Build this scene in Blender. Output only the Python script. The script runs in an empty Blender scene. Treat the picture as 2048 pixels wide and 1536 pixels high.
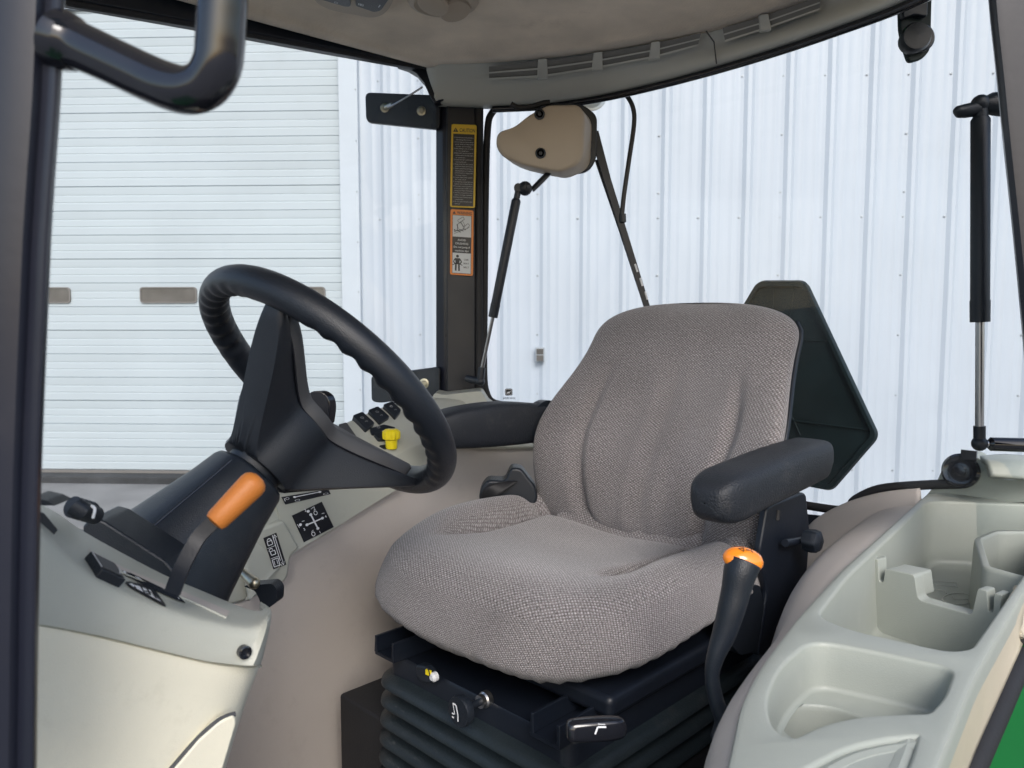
import bpy, bmesh, math, random
from mathutils import Vector, Matrix
from math import sin, cos, pi, radians, exp, sqrt
random.seed(7)
S = bpy.context.scene
COL = S.collection
V = Vector
# ------------------------------------------------------------------ camera
ZC = 1.75
PITCH = math.atan(128/1540.0)
F = 1540.0
cam_d = bpy.data.cameras.new('camera'); cam = bpy.data.objects.new('camera', cam_d); COL.objects.link(cam)
cam_d.sensor_width = 36.0; cam_d.lens = 36.0*F/2048.0
cam_d.clip_start = 0.02; cam_d.clip_end = 400
cam.location = (0, 0, ZC); cam.rotation_euler = (pi/2-PITCH, 0, 0)
cam_d.dof.use_dof = True; cam_d.dof.focus_distance = 1.25; cam_d.dof.aperture_fstop = 11.0
S.camera = cam
# ------------------------------------------------------------------ light
SUN_EL, SUN_AZ = radians(38), radians(172)      # azimuth clockwise from +Y
w = bpy.data.worlds.new('World'); S.world = w; w.use_nodes = True
nt = w.node_tree; bg = nt.nodes['Background']
sky = nt.nodes.new('ShaderNodeTexSky'); sky.sky_type = 'NISHITA'; sky.sun_disc = False
sky.sun_elevation = SUN_EL; sky.sun_rotation = SUN_AZ; sky.air_density = 1.0; sky.dust_density = 2.5; sky.ozone_density = 1.2
nt.links.new(sky.outputs[0], bg.inputs[0]); bg.inputs[1].default_value = 0.15
sd = bpy.data.lights.new('sun', 'SUN'); so = bpy.data.objects.new('sun', sd); COL.objects.link(so)
sd.energy = 1.15; sd.angle = radians(25); sd.color = (1.0, .99, .98)
sdir = V((sin(SUN_AZ)*cos(SUN_EL), cos(SUN_AZ)*cos(SUN_EL), sin(SUN_EL)))
so.rotation_euler = sdir.to_track_quat('Z', 'Y').to_euler(); so.location = (0, -5, 8)
S.view_settings.view_transform = 'Standard'; S.view_settings.look = 'None'
S.view_settings.gamma = 1; S.view_settings.use_curve_mapping = False
S.view_settings.exposure = 0.68
S.render.engine = 'CYCLES'
S.cycles.max_bounces = 10; S.cycles.transparent_max_bounces = 16
# ------------------------------------------------------------------ frames
CP = V((.294, 1.44)); Q = sqrt(.5)
RV = V((-Q, Q, 0)); FV = V((-Q, -Q, 0)); UP = V((0, 0, 1))
CAM = V((0, 0, ZC))
def T(a, b, z): return V((CP.x, CP.y, ZC+z)) + RV*a + FV*b
def ray(px, py):
    x = (px-1024)/F; y = -(py-768)/F
    return V((x, cos(PITCH)+y*sin(PITCH), -sin(PITCH)+y*cos(PITCH)))
def PP(px, py, p0, n):
    d = ray(px, py); return CAM + d*((p0-CAM).dot(n)/d.dot(n))
def PD(px, py, d): return PP(px, py, V((0, d, 0)), V((0, 1, 0)))
def PA(px, py, a): return PP(px, py, T(a, 0, 0), RV)
def PB(px, py, b): return PP(px, py, T(0, b, 0), FV)
def PZ(px, py, z): return PP(px, py, V((0, 0, ZC+z)), UP)
WN = V((-.042, -1, 0)).normalized(); WU = V((1, -.042, 0)).normalized()
def PW(px, py, off=0): return PP(px, py, V((0, 6, 0))+WN*off, WN)
def inT(p): q = p-V((CP.x, CP.y, ZC)); return (q.dot(RV), q.dot(FV), q.z)
# ------------------------------------------------------------------ materials
def srgb(r, g, b):
    f = lambda c: (c/255/12.92) if c/255 <= .04045 else ((c/255+.055)/1.055)**2.4
    return (f(r), f(g), f(b), 1)
M = {}
def mat(name, col, rough=.5, metal=0, bump=0, bscale=400, var=.06, vscale=6, spec=.5, coat=0, dirt=None):
    m = bpy.data.materials.new(name); m.use_nodes = True; n = m.node_tree.nodes; l = m.node_tree.links
    b = n['Principled BSDF']; b.inputs['Roughness'].default_value = rough; b.inputs['Metallic'].default_value = metal
    b.inputs['Specular IOR Level'].default_value = spec; b.inputs['Coat Weight'].default_value = coat
    tc = n.new('ShaderNodeTexCoord')
    no = n.new('ShaderNodeTexNoise'); no.inputs['Scale'].default_value = vscale; no.inputs['Detail'].default_value = 6
    l.new(tc.outputs['Object'], no.inputs['Vector'])
    r = n.new('ShaderNodeValToRGB'); r.color_ramp.elements[0].position = .3; r.color_ramp.elements[1].position = .72
    c = V(col[:3]); r.color_ramp.elements[0].color = (*(c*(1-var)), 1); r.color_ramp.elements[1].color = (*(c*(1+var)), 1)
    l.new(no.outputs['Fac'], r.inputs['Fac']); out = r.outputs['Color']
    if dirt:
        n2 = n.new('ShaderNodeTexNoise'); n2.inputs['Scale'].default_value = dirt[1]; n2.inputs['Detail'].default_value = 9; n2.inputs['Roughness'].default_value = .75
        l.new(tc.outputs['Object'], n2.inputs['Vector'])
        r2 = n.new('ShaderNodeValToRGB'); r2.color_ramp.elements[0].position = .56; r2.color_ramp.elements[1].position = .78
        l.new(n2.outputs['Fac'], r2.inputs['Fac'])
        mx = n.new('ShaderNodeMix'); mx.data_type = 'RGBA'; l.new(out, mx.inputs[6]); mx.inputs[7].default_value = dirt[0]
        mm = n.new('ShaderNodeMath'); mm.operation = 'MULTIPLY'; mm.inputs[1].default_value = dirt[2]
        l.new(r2.outputs['Color'], mm.inputs[0]); l.new(mm.outputs[0], mx.inputs[0]); out = mx.outputs[2]
    l.new(out, b.inputs['Base Color'])
    # roughness variation
    n3 = n.new('ShaderNodeTexNoise'); n3.inputs['Scale'].default_value = vscale*3; n3.inputs['Detail'].default_value = 5
    l.new(tc.outputs['Object'], n3.inputs['Vector'])
    mr = n.new('ShaderNodeMapRange'); mr.inputs[3].default_value = max(.03, rough-.08); mr.inputs[4].default_value = min(1, rough+.1)
    l.new(n3.outputs['Fac'], mr.inputs[0]); l.new(mr.outputs[0], b.inputs['Roughness'])
    if bump:
        nb = n.new('ShaderNodeTexNoise'); nb.inputs['Scale'].default_value = bscale; nb.inputs['Detail'].default_value = 3
        l.new(tc.outputs['Object'], nb.inputs['Vector'])
        bp = n.new('ShaderNodeBump'); bp.inputs['Strength'].default_value = bump; bp.inputs['Distance'].default_value = .001
        l.new(nb.outputs['Fac'], bp.inputs['Height']); l.new(bp.outputs[0], b.inputs['Normal'])
    M[name] = m; return m
mat('grey_plastic', (.43, .44, .39), .42, bump=.35, bscale=900, var=.03, vscale=4, dirt=((.30, .29, .25, 1), 14, .35))
mat('tray_plastic', (.335, .36, .325), .38, bump=.3, bscale=900, var=.03, vscale=4, dirt=((.5, .5, .46, 1), 30, .22))
mat('header_plastic', (.52, .53, .49), .5, bump=.4, bscale=700, var=.03, vscale=4, dirt=((.42, .41, .37, 1), 10, .4))
mat('beige_plastic', (.52, .475, .44), .5, bump=.5, bscale=800, var=.05, vscale=3, dirt=((.38, .34, .31, 1), 11, .5))
mat('cream_plastic', (.76, .73, .60), .42, bump=.4, bscale=800, var=.03, vscale=4, dirt=((.52, .49, .38, 1), 22, .35))
mat('louvre_shade', (.20, .20, .19), .6, bump=.3, bscale=700, var=.05)  # duct plastic in a darker tone, painting the shade within the slots
mat('tan_cover', (.45, .375, .29), .5, bump=.5, bscale=900, var=.03)
mat('black_plastic', (.010, .014, .021), .36, bump=.5, bscale=800, var=.2, dirt=((.05, .05, .05, 1), 18, .35))
mat('wheel_rubber', (.008, .011, .017), .36, bump=.5, bscale=900, var=.2)
mat('spoke_plastic', (.010, .013, .019), .42, bump=.4, bscale=900, var=.2, dirt=((.04, .038, .036, 1), 25, .25))
mat('pad_grey', (.06, .062, .068), .5, bump=.4, bscale=900, var=.1)
mat('armrest_vinyl', (.011, .014, .020), .5, bump=1.2, bscale=420, var=.2, dirt=((.10, .095, .09, 1), 16, .45))
mat('black_metal', (.006, .009, .016), .42, bump=.15, bscale=200, var=.2, dirt=((.03, .032, .036, 1), 30, .25))
mat('bellows_rubber', (.012, .018, .022), .42, bump=.6, bscale=300, var=.3, dirt=((.07, .065, .06, 1), 12, .45))
mat('pillar_paint', (.012, .014, .024), .3, bump=.1, bscale=120, var=.15, dirt=((.07, .065, .07, 1), 10, .2))
mat('gloss_black', (.010, .011, .016), .12, var=.1, coat=.5)
mat('rubber_seal', (.012, .012, .014), .6, bump=.4, bscale=300, var=.2)
mat('chrome', (.55, .55, .55), .3, metal=1, var=.02, vscale=10)
mat('zinc', (.55, .5, .38), .35, metal=1, var=.2, vscale=90)
mat('orange', (.47, .155, .025), .5, bump=.3, bscale=500, var=.05, dirt=((.55, .22, .06, 1), 30, .3))
mat('orange_gloss', (.85, .25, .02), .12, var=.03, coat=.6)
mat('yellow', (.85, .68, .01), .4, bump=.2, var=.05)
mat('label_yellow', (.72, .48, .03), .4, var=.05)
mat('label_orange', (.78, .24, .04), .4, var=.05)
mat('label_black', (.014, .015, .02), .35, var=.1)
mat('label_white', (.62, .64, .66), .4, var=.05)
mat('print_white', (.8, .82, .85), .4, var=.02)
mat('print_grey', (.50, .51, .53), .4, var=.02)
mat('green_paint', (.004, .10, .02), .55, var=.08, bump=.05, spec=.15)
mat('sand_plastic', (.50, .45, .35), .45, bump=.4, bscale=800, var=.03)
mat('sign_back', (.012, .022, .025), .45, bump=.4, bscale=60, var=.25, vscale=12, spec=.2)
mat('hose_rubber', (.03, .03, .032), .5, var=.2)
mat('glass_lens', (.5, .5, .48), .15, var=.1, coat=.5)
mat('wall_white', (.425, .475, .535), .38, bump=.12, bscale=30, var=.03, vscale=1.2, dirt=((.37, .42, .48, 1), 2.2, .35))
mat('door_white', (.425, .48, .51), .45, bump=.12, bscale=40, var=.03, vscale=1.5, dirt=((.36, .40, .42, 1), 3.5, .3))
mat('trim_white', (.46, .51, .56), .45, bump=.1, bscale=40, var=.02)
mat('joint_dark', (.16, .15, .14), .8, var=.1)
mat('door_window', (.10, .095, .09), .15, var=.35, vscale=5)
mat('box_grey', (.30, .33, .36), .4, metal=.3, var=.1)
mat('concrete', (.19, .19, .19), .85, bump=.8, bscale=60, var=.25, vscale=2.5, dirt=((.10, .10, .10, 1), 5, .5))
mat('concrete_base', (.03, .031, .033), .85, bump=.8, bscale=80, var=.35, vscale=6)
# felt headliner
def felt():
    m = mat('headliner_felt', (.72, .61, .48), .95, bump=1.0, bscale=220, var=.16, vscale=9, spec=.1, dirt=((.50, .40, .30, 1), 5.5, .85))
    m.node_tree.nodes['Principled BSDF'].inputs['Sheen Weight'].default_value = .4
felt()
def fabric():
    m = bpy.data.materials.new('seat_fabric'); m.use_nodes = True; n = m.node_tree.nodes; l = m.node_tree.links
    b = n['Principled BSDF']; b.inputs['Roughness'].default_value = .85; b.inputs['Specular IOR Level'].default_value = .25
    b.inputs['Sheen Weight'].default_value = .35; b.inputs['Sheen Roughness'].default_value = .4
    tc = n.new('ShaderNodeTexCoord')
    # slight warp so the rows wander
    wn = n.new('ShaderNodeTexNoise'); wn.inputs['Scale'].default_value = 30; l.new(tc.outputs['UV'], wn.inputs['Vector'])
    vm = n.new('ShaderNodeVectorMath'); vm.operation = 'MULTIPLY_ADD'; vm.inputs[1].default_value = (.003, .003, 0)
    l.new(wn.outputs['Color'], vm.inputs[0]); l.new(tc.outputs['UV'], vm.inputs[2])
    sp = n.new('ShaderNodeSeparateXYZ'); l.new(vm.outputs[0], sp.inputs[0])
    def mth(op, a, b_=None, c_=None):
        q = n.new('ShaderNodeMath'); q.operation = op
        for k, v_ in enumerate((a, b_, c_)):
            if v_ is None: continue
            if isinstance(v_, (int, float)): q.inputs[k].default_value = v_
            else: l.new(v_, q.inputs[k])
        return q.outputs[0]
    sx_ = mth('SINE', mth('MULTIPLY', sp.outputs[0], 2*pi/.0066)); sy_ = mth('SINE', mth('MULTIPLY', sp.outputs[1], 2*pi/.0045))
    pr_ = mth('MULTIPLY', sx_, sy_)
    ab = mth('POWER', mth('ABSOLUTE', pr_), .45)
    sgn_ = mth('GREATER_THAN', pr_, 0.0)
    cA = n.new('ShaderNodeMix'); cA.data_type = 'RGBA'; l.new(sgn_, cA.inputs[0]); cA.inputs[6].default_value = (.155, .141, .139, 1); cA.inputs[7].default_value = (.345, .332, .342, 1)
    cB = n.new('ShaderNodeMix'); cB.data_type = 'RGBA'; l.new(ab, cB.inputs[0]); cB.inputs[6].default_value = (.125, .108, .106, 1); l.new(cA.outputs[2], cB.inputs[7])
    no = n.new('ShaderNodeTexNoise'); no.inputs['Scale'].default_value = 330; no.inputs['Detail'].default_value = 4; l.new(tc.outputs['UV'], no.inputs['Vector'])
    r = n.new('ShaderNodeMapRange'); r.inputs[1].default_value = .3; r.inputs[2].default_value = .7; r.inputs[3].default_value = .48; r.inputs[4].default_value = 1.5
    l.new(no.outputs['Fac'], r.inputs[0])
    mx = n.new('ShaderNodeVectorMath'); mx.operation = 'SCALE'; l.new(cB.outputs[2], mx.inputs[0]); l.new(r.outputs[0], mx.inputs['Scale'])
    # worn, faded and slightly soiled areas
    n4 = n.new('ShaderNodeTexNoise'); n4.inputs['Scale'].default_value = 7; n4.inputs['Detail'].default_value = 5; l.new(tc.outputs['UV'], n4.inputs['Vector'])
    r4 = n.new('ShaderNodeMapRange'); r4.inputs[1].default_value = .3; r4.inputs[2].default_value = .7; r4.inputs[3].default_value = .84; r4.inputs[4].default_value = 1.10
    l.new(n4.outputs['Fac'], r4.inputs[0])
    m5 = n.new('ShaderNodeVectorMath'); m5.operation = 'SCALE'; l.new(mx.outputs[0], m5.inputs[0]); l.new(r4.outputs[0], m5.inputs['Scale'])
    l.new(m5.outputs[0], b.inputs['Base Color'])
    bp = n.new('ShaderNodeBump'); bp.inputs['Strength'].default_value = .7; bp.inputs['Distance'].default_value = .0012
    hh_ = mth('ADD', ab, mth('MULTIPLY', no.outputs['Fac'], .6))
    l.new(hh_, bp.inputs['Height']); l.new(bp.outputs[0], b.inputs['Normal'])
    M['seat_fabric'] = m
fabric()
def glass(name, tint, haze):
    m = bpy.data.materials.new(name); m.use_nodes = True; n = m.node_tree.nodes; l = m.node_tree.links
    n.remove(n['Principled BSDF']); out = n['Material Output']
    tr = n.new('ShaderNodeBsdfTransparent'); tr.inputs[0].default_value = (*tint, 1)
    gl = n.new('ShaderNodeBsdfGlossy'); gl.inputs['Roughness'].default_value = .03
    df = n.new('ShaderNodeBsdfDiffuse'); df.inputs[0].default_value = (.8, .85, .9, 1)
    fr = n.new('ShaderNodeFresnel'); fr.inputs[0].default_value = 1.28
    mx = n.new('ShaderNodeMixShader'); l.new(fr.outputs[0], mx.inputs[0]); l.new(tr.outputs[0], mx.inputs[1]); l.new(gl.outputs[0], mx.inputs[2])
    tc = n.new('ShaderNodeTexCoord'); no = n.new('ShaderNodeTexNoise'); no.inputs['Scale'].default_value = 3.5; no.inputs['Detail'].default_value = 4
    no.inputs['Distortion'].default_value = 1.5
    l.new(tc.outputs['Object'], no.inputs['Vector'])
    r = n.new('ShaderNodeMapRange'); r.inputs[1].default_value = .42; r.inputs[2].default_value = .75; r.inputs[3].default_value = haze*.25; r.inputs[4].default_value = haze
    l.new(no.outputs['Fac'], r.inputs[0])
    m2 = n.new('ShaderNodeMixShader'); l.new(r.outputs[0], m2.inputs[0]); l.new(mx.outputs[0], m2.inputs[1]); l.new(df.outputs[0], m2.inputs[2])
    l.new(m2.outputs[0], out.inputs['Surface']); M[name] = m
glass('window_glass', (.95, .975, .98), .045)
# ------------------------------------------------------------------ object helpers
WP = {}
def top(name, label, cat, p, kind=None, group=None):
    o = bpy.data.objects.new(name, None); COL.objects.link(o); o.location = p; WP[o] = V(p); o.empty_display_size = .2
    o['label'] = label; o['category'] = cat
    return o
class MB:
    def __init__(s): s.v = []; s.f = []; s.m = []; s.uv = []; s.mats = []; s.sm = []
    def mi(s, name):
        if name not in s.mats: s.mats.append(name)
        return s.mats.index(name)
    def add(s, vs, fs, m, uvs=None, smooth=True):
        k = len(s.v); s.v += [V(p) for p in vs]; i = s.mi(m)
        for f in fs: s.f.append([k+j for j in f]); s.m.append(i); s.sm.append(smooth)
        s.uv += (uvs if uvs else [(0, 0)]*len(vs))
        return s
    def grid(s, g, m, cu=False, cv=False, uv=None, smooth=True):
        nu = len(g); nv = len(g[0]); vs = [p for r in g for p in r]
        uvs = [q for r in uv for q in r] if uv else None
        fs = []
        for i in range(nu if cu else nu-1):
            for j in range(nv if cv else nv-1):
                i2 = (i+1) % nu; j2 = (j+1) % nv
                fs.append([i*nv+j, i2*nv+j, i2*nv+j2, i*nv+j2])
        return s.add(vs, fs, m, uvs, smooth)
    def prism(s, pts, ext, m):      # polygon extruded along ext
        n = len(pts); vs = [V(p) for p in pts]+[V(p)+ext for p in pts]
        fs = [list(range(n))[::-1], [n+i for i in range(n)]]+[[i, (i+1) % n, n+(i+1) % n, n+i] for i in range(n)]
        return s.add(vs, fs, m)
    def box(s, c, x, y, z, m):      # centre and three half vectors
        c = V(c); vs = [c+x*i+y*j+z*k for i in (-1, 1) for j in (-1, 1) for k in (-1, 1)]
        return s.add(vs, [[0, 1, 3, 2], [4, 6, 7, 5], [0, 4, 5, 1], [2, 3, 7, 6], [0, 2, 6, 4], [1, 5, 7, 3]], m)
    def tbox(s, a0, a1, b0, b1, z0, z1, m):
        return s.box(T((a0+a1)/2, (b0+b1)/2, (z0+z1)/2), RV*((a1-a0)/2), FV*((b1-b0)/2), UP*((z1-z0)/2), m)
    def tube(s, pts, r, m, n=14, closed=False, sm=0, caps=True, up=None, flat=1.0):
        pts = [V(p) for p in pts]
        if sm: pts, rr = crv(pts, sm, closed, r)
        else: rr = r if isinstance(r, (list, tuple)) else [r]*len(pts)
        N = len(pts); g = []; prev = up
        for i, p in enumerate(pts):
            if closed: t = pts[(i+1) % N]-pts[i-1]
            else: t = pts[min(i+1, N-1)]-pts[max(i-1, 0)]
            t.normalize()
            if prev is None: prev = V((0, 0, 1)) if abs(t.z) < .9 else V((1, 0, 0))
            u = (prev-t*prev.dot(t))
            if u.length < 1e-5: u = t.orthogonal()
            u.normalize(); prev = u; w_ = t.cross(u)
            g.append([p+(u*cos(2*pi*k/n)*flat+w_*sin(2*pi*k/n))*rr[i] for k in range(n)])
        s.grid(g, m, cu=closed, cv=True)
        if caps and not closed:
            k = len(s.v); b0 = k-N*n
            i = s.mi(m); s.f.append([b0+j for j in range(n)]); s.m.append(i); s.sm.append(False)
            s.f.append([b0+(N-1)*n+j for j in range(n)][::-1]); s.m.append(i); s.sm.append(False)
        return s
    def lathe(s, c, ax, prof, m, n=24):   # prof = [(t along ax, radius)]
        ax = V(ax).normalized(); u = ax.orthogonal().normalized(); w_ = ax.cross(u)
        g = [[V(c)+ax*t+(u*cos(2*pi*k/n)+w_*sin(2*pi*k/n))*max(r, 1e-5) for k in range(n)] for t, r in prof]
        s.grid(g, m, cv=True); k = len(s.v)-len(prof)*n; i = s.mi(m)
        s.f.append([k+j for j in range(n)][::-1]); s.m.append(i); s.sm.append(False)
        s.f.append([k+(len(prof)-1)*n+j for j in range(n)]); s.m.append(i); s.sm.append(False)
        return s
    def sphere(s, c, r, m, n=16, sx=V((1, 0, 0)), sy=V((0, 1, 0)), sz=V((0, 0, 1))):
        g = []
        for i in range(n//2+1):
            ph = pi*i/(n//2)
            g.append([V(c)+(sx*cos(2*pi*k/n)*sin(ph)+sy*sin(2*pi*k/n)*sin(ph)+sz*cos(ph))*r for k in range(n)])
        return s.grid(g, m, cv=True)
    def bolt(s, c, ax, r, m='zinc'):
        ax = V(ax).normalized(); s.lathe(c, ax, [(0, r*1.5), (r*.35, r*1.5), (r*.4, r*1.35)], m, 20)
        return s.lathe(V(c)+ax*r*.4, ax, [(0, r), (r*.7, r), (r*.85, r*.8)], m, 6)
    def build(s, name, parent=None, label=None, bevel=0, seg=3, sharp=40, solid=0, sub=0, kind=None, cat=None, off=-1, origin=None):
        me = bpy.data.meshes.new(name)
        lo = V([min(p[i] for p in s.v) for i in range(3)]); hi = V([max(p[i] for p in s.v) for i in range(3)])
        c = V(origin) if origin else (lo+hi)/2
        me.from_pydata([p-c for p in s.v], [], s.f); me.update()
        for n_ in s.mats: me.materials.append(M[n_])
        for p, i, sm in zip(me.polygons, s.m, s.sm): p.material_index = i; p.use_smooth = True
        uvl = me.uv_layers.new(name='UVMap')
        for lp in me.loops: uvl.data[lp.index].uv = s.uv[lp.vertex_index]
        bm = bmesh.new(); bm.from_mesh(me); bmesh.ops.remove_doubles(bm, verts=bm.verts, dist=1e-6)
        bmesh.ops.recalc_face_normals(bm, faces=bm.faces); bm.to_mesh(me); bm.free()
        me.set_sharp_from_angle(angle=radians(sharp))
        o = bpy.data.objects.new(name, me); COL.objects.link(o); WP[o] = c
        if parent: o.parent = parent; o.location = c-WP[parent]
        else: o.location = c
        if label: o['label'] = label
        if kind: o['kind'] = kind
        if cat: o['category'] = cat
        if solid: md = o.modifiers.new('solid', 'SOLIDIFY'); md.thickness = solid; md.offset = off
        if bevel:
            md = o.modifiers.new('bevel', 'BEVEL'); md.width = bevel; md.segments = seg; md.limit_method = 'ANGLE'; md.angle_limit = radians(35); md.harden_normals = True
        if sub: md = o.modifiers.new('sub', 'SUBSURF'); md.levels = sub; md.render_levels = sub
        return o
def crv(pts, k, closed=False, r=None):
    N = len(pts); out = []; ro = []; rs = r if isinstance(r, (list, tuple)) else [r]*N
    for i in range(N if closed else N-1):
        g = lambda j: pts[j % N] if closed else pts[min(max(j, 0), N-1)]
        p0, p1, p2, p3 = g(i-1), g(i), g(i+1), g(i+2)
        for q in range(k):
            t = q/k
            out.append(.5*((2*p1)+(p2-p0)*t+(2*p0-5*p1+4*p2-p3)*t*t+(3*p1-p0-3*p2+p3)*t**3))
            ro.append(rs[i]+(rs[(i+1) % N]-rs[i])*t if r is not None else 0)
    if not closed: out.append(pts[-1]); ro.append(rs[-1])
    return out, ro
def smooth_grid(g, ku, kv):
    g = [crv(r, kv)[0] if kv > 1 else r for r in g]
    if ku > 1:
        cols = [crv([g[i][j] for i in range(len(g))], ku)[0] for j in range(len(g[0]))]
        g = [[cols[j][i] for j in range(len(cols))] for i in range(len(cols[0]))]
    return g
def rnd(pts, r, n=5):               # fillet the corners of a 2-D polygon
    out = []; N = len(pts)
    for i in range(N):
        p = V(pts[i][:2]).to_2d(); a = V(pts[i-1][:2]).to_2d(); b = V(pts[(i+1) % N][:2]).to_2d()
        rr = pts[i][2] if len(pts[i]) > 2 else r
        da = (a-p); db = (b-p); d = min(rr, da.length*.48, db.length*.48)
        pa = p+da.normalized()*d; pb = p+db.normalized()*d
        if rr <= 0: out.append((p.x, p.y)); continue
        for k in range(n+1):
            t = k/n; q = pa*(1-t)**2+p*2*t*(1-t)+pb*t*t; out.append((q.x, q.y))
    return out
from mathutils.bvhtree import BVHTree
def bvh(mb_):
    return BVHTree.FromPolygons([tuple(p) for p in mb_.v], [tuple(f) for f in mb_.f])
def hit(t, px, py, off=0):
    d = ray(px, py).normalized(); h_ = t.ray_cast(CAM, d)
    if h_[0] is None: return None
    n_ = h_[1]
    if n_.dot(d) > 0: n_ = -n_
    return h_[0]+n_*off
TXT = {}
def text_mesh(body, bold=False):
    key = (body, bold)
    if key in TXT: return TXT[key]
    c = bpy.data.curves.new('t', 'FONT'); c.body = body; c.size = 1; c.resolution_u = 2
    if bold: c.offset = .014
    o = bpy.data.objects.new('t', c); COL.objects.link(o)
    me = bpy.data.meshes.new_from_object(o.evaluated_get(bpy.context.evaluated_depsgraph_get()))
    vs = [V(v.co) for v in me.vertices]; fs = [list(p.vertices) for p in me.polygons]
    bpy.data.objects.remove(o); bpy.data.curves.remove(c); bpy.data.meshes.remove(me)
    TXT[key] = (vs, fs); return TXT[key]
class Deck:
    """flat artwork in local metres: x right, y up, o = lower-left corner"""
    def __init__(s, mb, o, ux, uy, off=.0004):
        s.mb = mb; s.o = V(o); s.x = V(ux).normalized(); s.y = V(uy).normalized(); s.n = s.x.cross(s.y).normalized(); s.off = off
    def p(s, x, y, l): return s.o+s.x*x+s.y*y+s.n*(s.off*l)
    def poly(s, pts, m, l=1): s.mb.add([s.p(x, y, l) for x, y in pts], [list(range(len(pts)))], m)
    def rect(s, x0, y0, x1, y1, m, l=1, r=0):
        pts = [(x0, y0), (x1, y0), (x1, y1), (x0, y1)]
        s.poly(rnd(pts, r) if r else pts, m, l)
    def line(s, pts, w_, m, l=2):
        for (x0, y0), (x1, y1) in zip(pts[:-1], pts[1:]):
            d = V((x1-x0, y1-y0)); 
            if d.length < 1e-6: continue
            d.normalize(); nx, ny = -d.y*w_/2, d.x*w_/2
            s.poly([(x0+nx, y0+ny), (x0-nx, y0-ny), (x1-nx, y1-ny), (x1+nx, y1+ny)], m, l)
    def disc(s, x, y, r, m, l=2, n=14): s.poly([(x+r*cos(2*pi*k/n), y+r*sin(2*pi*k/n)) for k in range(n)], m, l)
    def ring(s, x, y, r, w_, m, l=2, n=16, sy=1): s.line([(x+r*cos(2*pi*k/n), y+r*sy*sin(2*pi*k/n)) for k in range(n+1)], w_, m, l)
    def text(s, body, x, y, size, m, l=2, width=None, bold=False, rot=0, mirror=False, center=False):
        vs, fs = text_mesh(body, bold)
        if not vs: return
        W_ = max(v.x for v in vs); sx = size*(width/(W_*size) if width else 1)
        c, sn = cos(rot), sin(rot); q = []
        for v in vs:
            u = v.x*sx; 
            if center: u -= W_*sx/2
            if mirror: u = (W_*sx-u) if not center else -u
            t = v.y*size; q.append(s.p(x+u*c-t*sn, y+u*sn+t*c, l))
        s.mb.add(q, fs, m)
# ================================================================== SETTING
g = MB()
rows = []
for y in [-40, -8, -2, 1.2, 2.6, 3.2, 3.8, 4.4, 5.0, 5.6, 6.1, 6.6, 12, 80]:
    t = min(max((y-2.4)/3.7, 0), 1); z = .475*(t*t*(3-2*t)) if y > 2.4 else 0
    rows.append([V((x, y, z*(1 if x < 0 else .25 if x > .9 else 1-.75*x/.9))) for x in (-60, -12, -6, -3, -.5, 0, .3, .6, .9, 3, 6, 12, 60)])
g.grid(rows, 'concrete'); g.build('ground', kind='structure')
# ------------------------------------------------------------------ building
bld = top('metal_building', 'white ribbed metal building with a sectional overhead door, standing behind the tractor', 'building', (2.5, 6.3, .5))
zb = PW(200, 944).z                 # sill level of the door
def wx(px, py=600): return (PW(px, py)-V((0, 6, 0))).dot(WU)
def WPt(u, z, off=0): return V((0, 6, 0))+WU*u+WN*off+UP*z
xd1 = wx(689); pitch = .305
zt = 5.6
# ribbed cladding
prof = []
x0 = wx(1616, 400)-pitch*19; nr = 46
def ribprof(u):                      # height of the sheet at u
    k = (u-x0) % pitch
    d = abs(k-pitch/2)
    if d < .013: return .024
    if d < .048: return .024*(1-(d-.013)/.035)
    for mpos in (.045, .105, pitch-.045, pitch-.105):
        e = abs(k-mpos+.0)
        if e < .006: return .0030
        if e < .014: return .0030*(1-(e-.006)/.008)
    return 0
def clad(u0, u1, z0, z1, rows_, dents=False):
    us = []
    kk = -2
    while x0+kk*pitch < u1+pitch:
        b0 = x0+kk*pitch
        for e in (.0, .031, .039, .051, .059, .091, .099, .111, .119, .1125+.0, .1385, .1665, .1925, .186, .194, .206, .214, .246, .254, .266, .274):
            us.append(b0+e)
        kk += 1
    us = sorted(set(round(u, 5) for u in us if u0 < u < u1)); us = [u0]+us+[u1]
    g = []
    for i in range(rows_+1):
        z = z0+(z1-z0)*i/rows_
        r = []
        for u in us:
            off = ribprof(u)+.0022*sin(u*2.3+z*1.1)+.0016*sin(z*5+u*7)
            if dents and abs(z-1.05) < .12: off -= .004*(1+sin(u*9.7+z*14))*exp(-((z-1.05-.05*sin(u*3))/.035)**2)
            r.append(WPt(u, z, off))
        g.append(r)
    return g
mb = MB(); mb.grid(clad(xd1+.14, x0+nr*pitch, zb-.45, zt, 64, True), 'wall_white'); mb.build('wall_cladding', bld, 'white vertical ribbed metal cladding', sharp=25)
mb = MB(); mb.grid(clad(-9, xd1+.14, zb+3.6, zt, 4), 'wall_white'); mb.build('wall_cladding', bld, 'white ribbed cladding above the overhead door', sharp=25)
mb = MB(); mb.box(WPt(2.5, (zt+zb)/2, -2.6), WU*11.5, WN*2.2, UP*((zt-zb)/2+.0), 'wall_white')
mb.box(WPt(2.5, zb-.25, -2.62), WU*11.4, WN*2.2, UP*.245, 'concrete_base')
mb.build('inner_wall', bld)
mb = MB(); mb.box(WPt(2.5, zt+.06, -2.2), WU*11.7, WN*2.7, UP*.06, 'trim_white'); mb.build('roof', bld, bevel=.01)
mb = MB()                             # screws
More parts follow.
